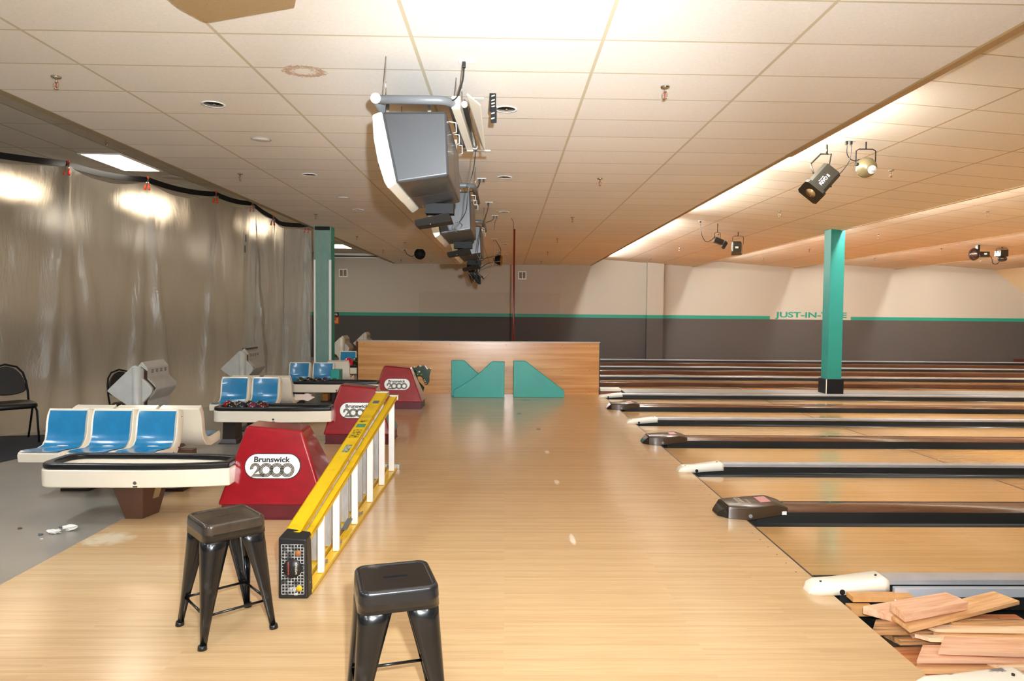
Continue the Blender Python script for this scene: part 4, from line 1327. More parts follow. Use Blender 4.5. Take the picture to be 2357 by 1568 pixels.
# black tape strip that carries it
mb = MB()
rings = []
for i in range(161):
    s = TOT * i / 160
    c, n = on_path(s)
    sg = 0.35 * sag(s)
    zt = topz(s) + 0.05 - sg
    c = c + n * -0.012
    rings.append([(c.x, c.y, zt), (c.x, c.y, zt - 0.085), (c.x + n.x * 0.02, c.y + n.y * 0.02, zt - 0.085), (c.x + n.x * 0.02, c.y + n.y * 0.02, zt)])
mb.loft(rings)
tag(mb.build('black_strap', M_black, None, (-6, 10.5, 3.7)), 'black strap along the ceiling carrying the plastic sheeting', 'strap')
OR = mat('orange_grip', rgb(232, 62, 22), 0.4)
for cs, lb in zip(clips[1:7], ['leftmost orange-tipped clamp on the black strap', 'second orange-tipped clamp from the left on the strap', 'orange-tipped clamp below the long ceiling edge, third on the strap', 'orange-tipped clamp fourth from the left on the strap', 'fifth orange-tipped clamp, close beside the fourth', 'orange-tipped clamp nearest the wrapped column']):
    c, n = on_path(cs)
    c = c - n * 0.03
    z = topz(cs)
    t = thing('spring_clamp', lb, 'clamp', (c.x, c.y, z), 0, 'spring clamps on the strap')
    for sgn in (-1, 1):
        MB().tube([(c.x + sgn * 0.006, c.y, z + 0.03), (c.x + sgn * 0.012, c.y - 0.02, z - 0.04), (c.x + sgn * 0.02, c.y - 0.03, z - 0.07)], 0.010, 8).build('jaw', M_chrome, t)
        MB().tube([(c.x + sgn * 0.02, c.y - 0.03, z - 0.07), (c.x + sgn * 0.034, c.y - 0.045, z - 0.155)], [0.013, 0.017], 8).build('grip', OR, t)
    MB().box(c.x - 0.012, c.x + 0.012, c.y - 0.01, c.y + 0.01, z + 0.02, z + 0.055).build('tip', OR, t)
for (x, y, z, lb) in ((-4.86, 13.0, 3.02, 'upper black tape patch on the plastic sheeting'), (-4.88, 12.98, 2.82, 'lower black tape patch on the plastic sheeting')):
    c, n = on_path(nearest_s(x, y))
    c = c - n * 0.085
    d = Vector((n.y, -n.x, 0))
    tag(MB().obox((c.x, c.y, z), d * 0.02, (n.x * 0.001, n.y * 0.001, 0), (0, 0, 0.065)).build('tape_patch', M_black, None, (c.x, c.y, z)), lb, 'tape')

# ---------------------------------------------------------------- ceiling fixtures
def troffer(x0, x1, y0, y1, z, label, em=None):
    t = thing('ceiling_light', label, 'ceiling light', ((x0 + x1) / 2, (y0 + y1) / 2, z), 0, 'fluorescent ceiling lights')
    mb = MB()
    ring_band(mb, [(x0 - 0.03, y0 - 0.03), (x1 + 0.03, y0 - 0.03), (x1 + 0.03, y1 + 0.03), (x0 - 0.03, y1 + 0.03)], [(x0, y0), (x1, y0), (x1, y1), (x0, y1)], z - 0.012, z)
    mb.build('frame', M_white, t)
    MB().box(x0, x1, y0, y1, z - 0.008, z - 0.001).build('lens', em or M_emit, t)
M_emit2 = mat('lamp_panel_rear', rgb(240, 248, 255), 0.5, emit=28.0)
troffer(-5.80, -5.28, 9.65, 10.75, 3.80, 'lit rectangular ceiling light above the curtain at the left')
troffer(-5.80, -5.20, 22.2, 23.5, 3.80, 'small lit ceiling light far back beside the wrapped column')
M_emit2 = mat('lamp_panel_rear', rgb(240, 248, 255), 0.5, emit=28.0)
for k_, (x_, y_) in enumerate(((-3.0, -1.2), (-0.6, -1.2), (1.8, -1.2), (-3.0, -3.6), (-0.6, -3.6), (1.8, -3.6))):
    t_ = troffer(x_, x_ + 0.6, y_, y_ + 1.2, 3.44, 'lit ceiling light in the flat ceiling outside the view, ' + ['left', 'middle', 'right', 'rear left', 'rear middle', 'rear right', 'front left', 'front right'][k_] + ' one', M_emit2)
for k_, y_ in enumerate((2.0, 5.5, 9.0, 12.5, 16.0, 19.5, 23.0)):  # unseen lamps added to backlight the sheeting and brighten the far wall
    troffer(-11.0, -10.4, y_, y_ + 1.2, 3.80, 'added unseen ceiling light in the outermost row behind the plastic sheeting, ' + ['nearest', 'second', 'third', 'fourth', 'fifth', 'sixth', 'farthest'][k_])
troffer(-5.80, -5.20, 1.0, 2.2, 3.80, 'unseen ceiling light added as fill at the near left, nearer one', M_emit2)  # this and the next: unseen lamps added to brighten the left floor
troffer(-5.80, -5.20, 4.6, 5.8, 3.80, 'unseen ceiling light added as fill at the near left, farther one', M_emit2)
troffer(-9.0, -8.4, 11.6, 12.8, 3.80, 'lit ceiling light hidden behind the plastic sheeting, farther left', M_emit3)
troffer(-7.7, -7.1, 13.6, 14.8, 3.80, 'lit ceiling light hidden behind the plastic sheeting, middle', M_emit3)
troffer(-6.7, -6.1, 17.0, 18.2, 3.80, 'lit ceiling light hidden behind the plastic sheeting, near the column', M_emit3)

def sprinkler(x, y, z, label):
    t = thing('fire_sprinkler', label, 'sprinkler', (x, y, z), 0, 'ceiling fire sprinklers')
    MB().lathe([(0.036, 0), (0.036, -0.006), (0.030, -0.014), (0.012, -0.018)], (x, y, z)).build('escutcheon', M_chrome, t)
    mb = MB()
    mb.cyl((x, y, z - 0.015), (x, y, z - 0.045), 0.009, n=10)
    for sgn in (-1, 1):
        mb.tube([(x + sgn * 0.006, y, z - 0.04), (x + sgn * 0.019, y, z - 0.055), (x + sgn * 0.015, y, z - 0.075), (x, y, z - 0.09)], 0.003, 6)
    mb.build('body', M_chrome, t)
    MB().cyl((x, y, z - 0.045), (x, y, z - 0.085), 0.003, n=6).build('bulb', mat('red_glass', rgb(190, 20, 30), 0.1), t)
    MB().cyl((x, y, z - 0.092), (x, y, z - 0.095), 0.016, n=12).build('deflector', M_chrome, t)
    return t
sp0 = sprinkler(-3.40, 5.37, 3.44, 'nearest sprinkler of the left row, under the flat ceiling')
ords = ['second', 'third', 'fourth', 'fifth', 'farthest']
for i, o_ in enumerate(ords):
    dup(sp0, (-3.42 - 0.04 * i, 5.37 + 3.66 * (i + 1), 3.44), o_ + ' sprinkler of the left row, under the flat ceiling')
for i, o_ in enumerate(['nearest'] + ords):
    dup(sp0, (1.20 - 0.008 * i, 5.37 + 3.66 * i, 3.44), o_ + ' sprinkler of the row right of the hanging monitors')
dup(sp0, (-4.96, 8.77, 3.80), 'sprinkler on the higher left ceiling near its brown edge')
dup(sp0, (-4.30, 10.4, 3.80), 'sprinkler on the higher left ceiling beside the third clamp')
def bayz(x, i):
    return 3.70 - (x - (3.06 + 3.76 * i)) * 0.26 / 3.76
for i, (x, ys) in enumerate(((4.92, (8.89, 12.55, 16.2, 19.77, 23.72)), (8.55, (12.29, 15.93, 19.58, 23.15)), (12.1, (19.2, 22.7)), (15.7, (22.8,)))):
    for k, y in enumerate(ys):
        dup(sp0, (x, y, bayz(x, i)), ['nearest', 'second', 'third', 'fourth', 'farthest'][k] + ' sprinkler under the ' + ['first', 'second', 'third', 'last'][i] + ' sloping bay over the lanes')
def can_light(x, y, label):
    t = thing('recessed_light', label, 'recessed light', (x, y, 3.44), 0, 'unlit recessed can lights')
    MB().lathe([(0.078, 0), (0.098, 0.0), (0.098, -0.006), (0.078, -0.004)], (x, y, 3.44), ring=True).build('trim_ring', M_white, t)
    MB().lathe([(0.0, -0.003), (0.079, -0.003), (0.079, -0.0015), (0.0, -0.0015)], (x, y, 3.44)).build('reflector', mat('black_can', rgb(10, 10, 10), 0.15), t)
    MB().sphere((x + 0.005, y, 3.434), 0.022, 12, 8, (1, 1, 0.35)).build('lamp_bulb', M_chrome, t)
    return t
cl0 = can_light(-2.50, 6.02, 'unlit recessed light in the left line, nearest the camera')
for i, (x, y) in enumerate([(-2.54, 9.04), (-2.57, 12.1), (-2.6, 17.7), (-2.67, 24.3)]):
    dup(cl0, (x, y, 3.44), ['second', 'third', 'fourth', 'farthest'][i] + ' unlit recessed light in the left line')
for i, (x, y) in enumerate([(-0.02, 6.03), (-0.04, 9.04), (-0.06, 12.14), (-0.07, 17.84), (-0.07, 21.04)]):
    dup(cl0, (x, y, 3.44), ['nearest', 'second', 'third', 'fourth', 'farthest'][i] + ' unlit recessed light in the line right of the monitors')
for (x, y, lb) in ((-2.52, 7.22, 'white round speaker cover between the recessed lights, nearer one'), (-2.53, 10.83, 'white round speaker cover between the recessed lights, farther one')):
    t = thing('ceiling_speaker', lb, 'speaker', (x, y, 3.44), 0, 'round ceiling speakers')
    MB().lathe([(0.0, -0.006), (0.085, -0.005), (0.09, 0.0)], (x, y, 3.44)).build('grille', M_white, t)
    MB().lathe([(0.09, -0.004), (0.102, -0.003), (0.102, 0.0), (0.09, 0)], (x, y, 3.44), ring=True).build('rim', M_grey, t)
t = thing('ceiling_speaker', 'flat round speaker cover on the higher left ceiling behind the light', 'speaker', (-5.35, 11.4, 3.80), 0, 'round ceiling speakers')
MB().lathe([(0.0, -0.006), (0.15, -0.005), (0.16, 0.0)], (-5.35, 11.3, 3.80)).build('grille', mat('beige_grille', rgb(196, 186, 168), 0.6), t)

# speckled tan slab just under the ceiling, standing in for a flash shadow
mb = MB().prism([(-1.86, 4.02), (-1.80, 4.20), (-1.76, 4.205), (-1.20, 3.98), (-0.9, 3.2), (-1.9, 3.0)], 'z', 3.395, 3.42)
tag(mb.build('ceiling_shadow_slab', mat('tan_speckle', rgb(160, 134, 96), 0.8, col2=rgb(128, 100, 64), nscale=120, thresh=(0.62, 0.70)), None, (-1.4, 3.6, 3.4)), 'tan speckled slab standing in for a ceiling shadow at the top edge', 'shadow patch')

def outlet(x, y, z, label, plugs=1):
    t = thing('ceiling_outlet', label, 'outlet', (x, y, z), 0, 'power outlets on the ceiling')
    MB().box(x - 0.06, x + 0.06, y - 0.035, y + 0.035, z - 0.007, z).build('plate', M_white, t, bevel=0.002)
    for k in range(plugs):
        xx = x + (k - (plugs - 1) / 2) * 0.05 - (0.02 if plugs == 1 else 0)
        MB().box(xx - 0.012, xx + 0.012, y - 0.015, y + 0.015, z - 0.045, z - 0.007).build('plug', M_black, t, bevel=0.004)
    return t
outlet(-0.29, 4.90, 3.44, 'white outlet plate with one black plug, nearest the camera')
outlet(-0.26, 5.75, 3.44, 'white outlet plate just behind the white tube fixture')
outlet(-0.34, 9.15, 3.44, 'white outlet plate with two black plugs between first and second monitors', 2)
outlet(-0.29, 11.1, 3.44, 'small outlet plate between second and third monitors')
outlet(-0.22, 12.6, 3.44, 'white outlet plate with two plugs above the third monitor', 2)
outlet(-0.30, 16.6, 3.44, 'white outlet plate near the tangle of cables')
outlet(-0.21, 19.9, 3.44, 'farthest white outlet plate, two plugs', 2)
def cable(pts, label, m=None, r=0.006, name='power_cable'):
    # Catmull-Rom smoothing
    pts = [Vector(p) for p in pts]
    out = []
    for i in range(len(pts) - 1):
        p0, p1, p2, p3 = pts[max(i - 1, 0)], pts[i], pts[i + 1], pts[min(i + 2, len(pts) - 1)]
        for k in range(6):
            t = k / 6
            out.append(0.5 * ((2 * p1) + (p2 - p0) * t + (2 * p0 - 5 * p1 + 4 * p2 - p3) * t * t + (3 * p1 - p0 - 3 * p2 + p3) * t ** 3))
    out.append(pts[-1])
    o = MB().tube(out, r, 6).build(name, m or M_black, None, tuple(pts[0]))
    return tag(o, label, 'cable')
cable([(-0.31, 4.9, 3.40), (-0.32, 4.9, 3.30), (-0.36, 4.88, 3.18), (-0.43, 4.85, 3.14)], 'black cable from the nearest outlet to the monitor pipe')
cable([(-0.28, 6.1, 3.12), (-0.30, 6.2, 2.98), (-0.35, 6.25, 2.78), (-0.37, 6.25, 2.60), (-0.42, 6.2, 2.50)], 'thin black cable hanging behind the nearest monitor', r=0.004)
cable([(-0.42, 6.2, 2.50), (-0.47, 6.2, 2.45), (-0.44, 6.2, 2.42), (-0.40, 6.2, 2.47), (-0.45, 6.2, 2.49), (-0.49, 6.2, 2.44), (-0.44, 6.2, 2.40)], 'coiled black cable end beside the bracket box of the nearest monitor', r=0.004)
cable([(-0.36, 9.15, 3.40), (-0.38, 9.1, 3.33), (-0.43, 9.0, 3.26), (-0.50, 8.9, 3.22)], 'black cable from the second outlet pair')
cable([(-0.29, 11.1, 3.43), (-0.31, 10.6, 3.2), (-0.36, 9.9, 2.9), (-0.38, 9.5, 2.7), (-0.40, 9.45, 2.5), (-0.37, 9.45, 2.42), (-0.36, 9.45, 2.5)], 'black cable looping down beside the second monitor', r=0.005)
cable([(-0.24, 12.6, 3.40), (-0.28, 12.5, 3.34), (-0.36, 12.3, 3.28), (-0.42, 12.1, 3.22)], 'short black cable from the third outlet pair')

def monitor(y, label, full=True):
    t = thing('overhead_monitor', label, 'monitor', (-0.65, y + 0.6, 3.44), 0, 'grey overhead score monitors')
    for k, (a, b) in enumerate(((y, y + 0.655), (y + 0.66, y + 1.24))):
        ins = 0.0 if k == 0 else 0.004
        poly = [(-0.880, 3.085), (-0.432, 3.095), (-0.412, 2.650 + ins), (-0.778, 2.592 + ins)]
        MB().prism(poly, 'y', a, b).build('monitor_shell', M_tv, t, bevel=0.022, seg=4)
        bz = [(-0.945, 3.06), (-0.905, 3.078), (-0.878, 3.085), (-0.776, 2.592 + ins), (-0.832, 2.553 + ins), (-0.86, 2.60), (-0.905, 2.74), (-0.935, 2.90)]
        MB().prism(bz, 'y', a - 0.004, b).build('bezel', M_bezel, t, bevel=0.012, seg=3)
        mb = MB().hexa([(-0.948, a + 0.08, 3.0), (-0.948, b - 0.08, 3.0), (-0.93, b - 0.08, 3.0), (-0.93, a + 0.08, 3.0), (-0.955, a + 0.08, 3.001), (-0.955, b - 0.08, 3.001), (-0.93, b - 0.08, 3.001), (-0.93, a + 0.08, 3.001)])
        mb = MB().loft([[(-0.946, a + 0.07, 3.02), (-0.946, b - 0.07, 3.02), (-0.93, b - 0.07, 3.02), (-0.93, a + 0.07, 3.02)],
                        [(-0.912, a + 0.07, 2.72), (-0.912, b - 0.07, 2.72), (-0.90, b - 0.07, 2.72), (-0.90, a + 0.07, 2.72)]])
        mb.build('screen', mat('dark_screen', rgb(18, 20, 22), 0.08), t)
    # carrying pipe
    zp = 3.150
    def bend(cx, cy, r, a0, a1):
        return [(cx + r * math.cos(math.radians(a0 + (a1 - a0) * i / 6)), cy + r * math.sin(math.radians(a0 + (a1 - a0) * i / 6)), zp) for i in range(7)]
    MB().tube([(-0.905, y - 0.06, zp)] + [(-0.55, y - 0.06, zp)] + bend(-0.49, y + 0.04, 0.10, -90, 0) + [(-0.39, y + 1.2, zp)], 0.030, 14).build('pipe', M_pipe, t)
    MB().tube([(-0.905, y - 0.05, zp), (-0.905, y + 1.2, zp)], 0.030, 14).build('pipe', M_pipe, t)
    MB().lathe([(0.036, -0.012), (0.036, 0.004), (0.026, 0.014), (0.0, 0.018)], (-0.905, y - 0.085, zp), d=(0, -1, 0)).build('pipe_end_cap', M_bezel, t)
    for xx, yy in ((-0.84, y + 0.02), (-0.55, y + 0.02), (-0.84, y + 1.15), (-0.45, y + 1.15)):
        MB().box(xx - 0.012, xx + 0.012, yy - 0.004, yy + 0.004, 3.07, zp + 0.03).build('hanger_bracket', M_chrome, t)
    for xx, yy in ((-0.84, y - 0.06), (-0.39, y + 0.35), (-0.905, y + 1.1), (-0.39, y + 1.15)):
        MB().cyl((xx, yy, zp), (xx, yy, 3.44), 0.004, n=6).build('hanger_rod', M_chrome, t)
    # wiring clips on the right side
    for k in range(3):
        yy = y + 0.25 + 0.35 * k
        MB().tube([(-0.43, yy, 3.09), (-0.385, yy + 0.03, 3.09), (-0.385, yy + 0.10, 3.04), (-0.42, yy + 0.13, 3.04)], 0.004, 6).build('white_clip', M_white, t)
    # bracket box under the far end
    MB().box(-0.70, -0.46, y + 1.06, y + 1.20, 2.535, 2.62).build('bracket', M_blackmetal, t)
    MB().hexa([(-0.78, y + 1.1, 2.425), (-0.475, y + 1.1, 2.475), (-0.475, y + 1.32, 2.475), (-0.78, y + 1.32, 2.425), (-0.79, y + 1.05, 2.475), (-0.50, y + 1.05, 2.545), (-0.50, y + 1.32, 2.545), (-0.79, y + 1.32, 2.475)]).build('receiver_box', mat('dark_grey_box', rgb(30, 28, 26), 0.6, spec=0.2), t, bevel=0.006)
    mb = MB()
    for xx, yy in ((-0.77, y + 1.05), (-0.66, y + 1.02), (-0.60, y + 1.1), (-0.53, y + 1.05)):
        mb.sphere((xx, yy + 0.08, 2.428 + (xx + 0.8) * 0.16), 0.007, 8, 6)
    mb.build('screws', M_chrome, t)
    nest(t, 'bezel', 'screen')
    nest(t, 'receiver_box', 'screws')
    nest(t, 'pipe', 'pipe_end_cap')
    return t
m0 = monitor(4.9, 'large grey and white hanging monitor box nearest the camera')
dup(m0, (-0.65, 5.5 + 3.20, 3.44), 'grey hanging monitor box, middle of the three')
dup(m0, (-0.65, 5.5 + 6.40, 3.44), 'grey hanging monitor box, farthest of the three')
# black light tube fixture right of the first monitor
t = thing('tube_light_fixture', 'white angled fixture with a black tube hung beside the nearest monitor', 'tube light', (-0.3, 5.5, 3.44))
MB().loft([[(-0.395, 4.9, 3.11), (-0.335, 4.9, 3.11), (-0.335, 4.9, 3.20), (-0.395, 4.9, 3.20)], [(-0.355, 6.1, 3.09), (-0.30, 6.1, 3.09), (-0.30, 6.1, 3.20), (-0.355, 6.1, 3.20)]]).build('channel', mat('ivory_metal', rgb(226, 220, 206), 0.4), t, bevel=0.004)
MB().tube([(-0.305, 4.93, 3.145), (-0.285, 6.08, 3.13)], 0.019, 12).build('black_tube', M_black, t)
MB().tube([(-0.306, 4.90, 3.145), (-0.3055, 4.93, 3.145)], 0.021, 12).build('tube_socket', M_white, t)
MB().tube([(-0.285, 6.08, 3.13), (-0.284, 6.11, 3.13)], 0.021, 12).build('tube_socket', M_white, t)
MB().loft([[(-0.29, 4.9, 3.21), (-0.20, 4.98, 3.16), (-0.195, 4.98, 3.165), (-0.285, 4.9, 3.22)], [(-0.27, 6.05, 3.21), (-0.20, 6.2, 3.10), (-0.195, 6.2, 3.105), (-0.265, 6.05, 3.22)]]).build('reflector', mat('ivory_metal', rgb(226, 220, 206), 0.4), t)
for yy in (5.0, 6.0):
    MB().cyl((-0.33, yy, 3.19), (-0.33, yy, 3.44), 0.005, n=6).build('hanger_rod', M_chrome, t)
MB().box(-0.40, -0.15, 6.06, 6.08, 3.085, 3.10).build('end_bar', M_chrome, t)
# perforated black bracket
t = thing('perforated_bracket', 'black perforated metal strap hanging from the ceiling beside a recessed light', 'bracket', (-0.125, 5.6, 3.44))
MB().box(-0.150, -0.098, 5.60, 5.606, 3.295, 3.44).build('upper_strap', M_blackmetal, t, bevel=0.003)
MB().box(-0.138, -0.092, 5.592, 5.598, 3.205, 3.33).build('lower_strap', M_blackmetal, t, bevel=0.003)
mb = MB()
for z in (3.42, 3.385, 3.36, 3.335, 3.28, 3.24):
    mb.obox((-0.122, 5.5905 if z < 3.3 else 5.5995, z), (0.013, 0, 0.004), (0, 0.0008, 0), (0, 0, 0.005))
mb.build('slots', mat('slot_beige', rgb(205, 190, 166), 0.6), t)
# tangle where the fourth monitor was
t = thing('cable_tangle', 'black bundle of brackets and cables hanging below the last monitor', 'cable bundle', (-0.68, 14.6, 3.44))
mb = MB()
for i in range(9):
    x, z = -0.80 + 0.028 * i, 2.72 - 0.035 * i
    mb.box(x - 0.03, x + 0.03, 14.45 + 0.03 * (i % 3), 14.55 + 0.03 * (i % 3), z - 0.16, z)
mb.build('bracket_plates', M_blackmetal, t, bevel=0.008)
mb = MB()
for i in range(10):
    x = -0.80 + random.random() * 0.26
    mb.tube([(x, 14.5, 2.68), (x + 0.04 * random.uniform(-1, 1), 14.44, 2.5), (x + 0.06, 14.5, 2.3 + 0.1 * random.random()), (x + 0.10 * random.random(), 14.55, 2.45)], 0.008, 6)
mb.build('wire_loops', M_black, t)['kind'] = 'stuff'
MB().cyl((-0.72, 14.55, 2.7), (-0.72, 14.55, 3.44), 0.02, n=10).build('hanger_pole', M_pipe, t)
cable([(-0.60, 14.6, 2.72), (-0.45, 14.9, 2.85), (-0.25, 15.5, 2.95), (-0.15, 17.0, 3.2), (-0.28, 16.6, 3.42)], 'black cable sagging from the tangle to the ceiling outlet', r=0.008)
cable([(-0.58, 14.6, 2.60), (-0.40, 15.0, 2.75), (-0.18, 16.5, 2.9), (-0.14, 19.0, 3.1), (-0.21, 19.9, 3.40)], 'long black cable sagging to the farthest outlet', r=0.009)
cable([(-0.55, 14.6, 2.4), (-0.42, 14.8, 2.5), (-0.32, 15.3, 2.7), (-0.28, 15.8, 3.0), (-0.30, 16.6, 3.42)], 'thin pale cable beside the tangle', mat('beige_cable', rgb(206, 186, 156), 0.5), r=0.006)
for (x, y, lb) in ((-0.18, 12.9, 'thin black wire hook on the ceiling left of the red pole, left one'), (0.07, 12.9, 'thin black wire hook on the ceiling left of the red pole, right one')):
    cable([(x, y, 3.435), (x + (0.04 if x > 0 else -0.05), y, 3.36), (x + (0.05 if x > 0 else -0.06), y, 3.22)], lb, r=0.004, name='ceiling_wire')

# stage lights
def yoke(t, x, y, z0, z1, w, m=None):
    MB().tube([(x - w, y, z0), (x - w, y, z1 - 0.02), (x - w * 0.7, y, z1), (x + w * 0.7, y, z1), (x + w, y, z1 - 0.02), (x + w, y, z0)], 0.006, 6).build('yoke', m or M_blackmetal, t)
# large effect projector
t = thing('effect_light', 'large black effect projector slanting from the ceiling over the lanes', 'stage light', (3.60, 7.9, 3.6), 0, 'stage lights')
ax = Vector((0.62, 0.25, 0.62)).normalized()
c = Vector((3.545, 7.85, 3.215))
u = Vector((0.75, -0.15, -0.55)); u = (u - ax * u.dot(ax)).normalized()
w = ax.cross(u)
M_fx = mat('black_fixture', rgb(30, 29, 24), 0.3, coat=0.3)
def octo(cc, a, b, ch):
    pts = [(a - ch, -b), (a, -b + ch), (a, b - ch), (a - ch, b), (-a + ch, b), (-a, b - ch), (-a, -b + ch), (-a + ch, -b)]
    return [cc + u * p + w * q for p, q in pts]
MB().loft([octo(c - ax * 0.16, 0.115, 0.10, 0.035), octo(c + ax * 0.16, 0.115, 0.10, 0.035)]).build('housing', M_fx, t)
MB().loft([octo(c - ax * 0.21, 0.13, 0.115, 0.03), octo(c - ax * 0.165, 0.13, 0.115, 0.03)]).build('front_rim', M_fx, t)
MB().lathe([(0.0, 0), (0.055, 0), (0.06, -0.01), (0.0, -0.02)], c - ax * 0.205, d=ax).build('lens', mat('lens_amber', rgb(180, 150, 110), 0.08, metal=0.5), t)
a1 = c + u * 0.125 + ax * 0.02
a2 = c - u * 0.125 + ax * 0.02
top = Vector((3.66, 7.98, 3.55))
MB().tube([a1, a1 + Vector((-0.02, 0.05, 0.16)), top + Vector((0.05, 0, 0)), top - Vector((0.07, 0, 0)), a2 + Vector((0.0, 0.08, 0.12)), a2], 0.010, 6).build('yoke', M_fx, t)
MB().cyl(top, (3.66, 7.98, 3.655), 0.012, n=8).build('mount', M_fx, t)
# lettering on the side towards the camera
sgn = 1 if w.y < 0 else -1
text('lettering', 'REVO II', M_white, t, frame(c + w * sgn * 0.1015 - ax * 0.04 + u * 0.012, ax, (w * sgn).cross(ax)), 0.17, 0.040, 0.001, bold=0.02)
text('small_lettering', 'American DJ', M_white, t, frame(c + w * sgn * 0.1015 - ax * 0.06 - u * 0.022, ax, (w * sgn).cross(ax)), 0.09, 0.013, 0.001, bold=0.01)
# round spot
t = thing('effect_light', 'round bronze spot light with a white label next to the large projector', 'stage light', (3.99, 7.72, 3.6), 0, 'stage lights')
M_br = mat('bronze', rgb(150, 138, 104), 0.25, metal=0.6)
MB().lathe([(0.02, -0.13), (0.075, -0.11), (0.105, -0.06), (0.108, 0.0), (0.09, 0.05), (0.0, 0.06)], (3.99, 7.74, 3.36), 28, d=(0.1, 0.75, 0.5)).build('housing', M_br, t)
MB().lathe([(0.0, 0.002), (0.046, 0.0), (0.046, -0.012), (0, -0.012)], Vector((3.998, 7.603, 3.300)), 24, d=(-0.02, -0.97, -0.25)).build('white_label', M_white, t)
text('lettering', '3000', M_ink, t, frame((3.998, 7.600, 3.285), (1, 0, 0), (0, -0.25, 0.97)), 0.05, 0.014, 0.004)
yoke(t, 3.99, 7.74, 3.37, 3.555, 0.11)
MB().cyl((3.99, 7.74, 3.55), (3.99, 7.74, 3.635), 0.008, n=8).build('mount', M_blackmetal, t)
MB().cyl((3.86, 7.70, 3.38), (3.90, 7.72, 3.38), 0.018, n=10).build('knob', M_blackmetal, t)
t = outlet(3.80, 7.75, bayz(3.80, 0), 'white outlet plate with two black plugs between the two nearest stage lights', 2)
cable([(3.78, 7.75, 3.60), (3.80, 7.78, 3.50), (3.88, 7.8, 3.44), (3.99, 7.8, 3.46), (4.07, 7.78, 3.42)], 'black cable curling over the round spot light', r=0.005)
cable([(3.83, 7.75, 3.60), (3.83, 7.78, 3.45), (3.78, 7.8, 3.35), (3.71, 7.82, 3.26), (3.70, 7.84, 3.22)], 'black cable down to the large projector', r=0.005)
# small scanner + box light
t = thing('effect_light', 'small black scanner light left of the boxy one over the lanes', 'stage light', (4.45, 15.0, 3.6), 0, 'stage lights')
cx_, cy_ = 4.42, 14.6
MB().obox((cx_ + 0.02, cy_, 3.24), (0.09, 0, -0.035), (0, 0.07, 0), (0.02, 0, 0.05)).build('housing', M_fx, t, bevel=0.01)
MB().obox((cx_ + 0.15, cy_, 3.16), (0.025, 0, -0.03), (0, 0.06, 0), (0.035, 0, 0.06)).build('mirror_head', M_fx, t, bevel=0.008)
yoke(t, cx_, cy_, 3.26, 3.42, 0.06)
MB().cyl((cx_, cy_, 3.42), (cx_, cy_, bayz(cx_, 0)), 0.008, n=8).build('mount', M_blackmetal, t)
t = thing('effect_light', 'boxy black light hanging in a yoke over the lanes, left of the teal column', 'stage light', (5.17, 15.5, 3.5), 0, 'stage lights')
MB().box(5.01, 5.22, 15.42, 15.5, 3.09, 3.33).build('front_panel', mat('olive_black', rgb(62, 58, 44), 0.35), t, bevel=0.03, seg=3)
MB().loft([[(5.01, 15.46, 3.09), (5.22, 15.46, 3.09), (5.22, 15.46, 3.33), (5.01, 15.46, 3.33)], [(5.12, 15.85, 3.04), (5.38, 15.85, 3.06), (5.38, 15.85, 3.30), (5.12, 15.85, 3.30)]]).build('housing', M_fx, t, bevel=0.02)
MB().box(5.07, 5.14, 15.412, 15.421, 3.17, 3.21).build('white_label', M_white, t)
yoke(t, 5.19, 15.6, 3.28, 3.46, 0.12)
MB().cyl((5.19, 15.6, 3.46), (5.19, 15.6, bayz(5.19, 0)), 0.008, n=8).build('mount', M_blackmetal, t)
outlet(4.02, 14.4, bayz(4.02, 0), 'small outlet left of the small scanner light')
cable([(4.0, 14.4, 3.58), (4.02, 14.4, 3.38), (4.12, 14.45, 3.22), (4.25, 14.5, 3.24), (4.36, 14.55, 3.34)], 'thin cable sagging to the small scanner light', r=0.006)
# right pair far
t = thing('effect_light', 'black spot light with dark round lens at the far right, left one of the pair', 'stage light', (12.35, 18.1, 3.7), 0, 'stage lights')
MB().lathe([(0.02, -0.20), (0.14, -0.14), (0.165, -0.10), (0.14, -0.04), (0.08, 0.0), (0.08, 0.05)], (12.33, 18.05, 3.34), 20, d=(1, 0.1, 0.05)).build('lens_hood', mat('dark_bronze', rgb(52, 36, 28), 0.25, metal=0.4), t)
MB().box(12.33, 12.60, 17.95, 18.15, 3.26, 3.40).build('housing', M_fx, t, bevel=0.01)
MB().box(12.45, 12.52, 17.945, 17.951, 3.32, 3.36).build('label', M_white, t)
MB().box(12.31, 12.37, 18.0, 18.1, 3.36, 3.58).build('mount', M_fx, t)
t = thing('effect_light', 'black spot light with glossy domed lens at the far right, right one of the pair', 'stage light', (13.0, 18.1, 3.6), 0, 'stage lights')
MB().box(12.88, 13.10, 17.95, 18.2, 3.28, 3.46).build('housing', M_fx, t, bevel=0.02)
MB().sphere((12.97, 18.0, 3.22), 0.11, 16, 10, (1, 1, 0.7)).build('domed_lens', M_noseblk, t)
yoke(t, 12.99, 18.05, 3.38, 3.50, 0.15)
MB().cyl((12.99, 18.05, 3.50), (12.99, 18.05, bayz(12.99, 2) if False else 3.57), 0.01, n=8).build('mount', M_blackmetal, t)
cable([(12.58, 18.0, 3.33), (12.68, 18.0, 3.25), (12.72, 18.0, 3.10), (12.84, 18.0, 3.09), (12.90, 18.0, 3.18)], 'thin cable between the far right pair of lights', r=0.008)
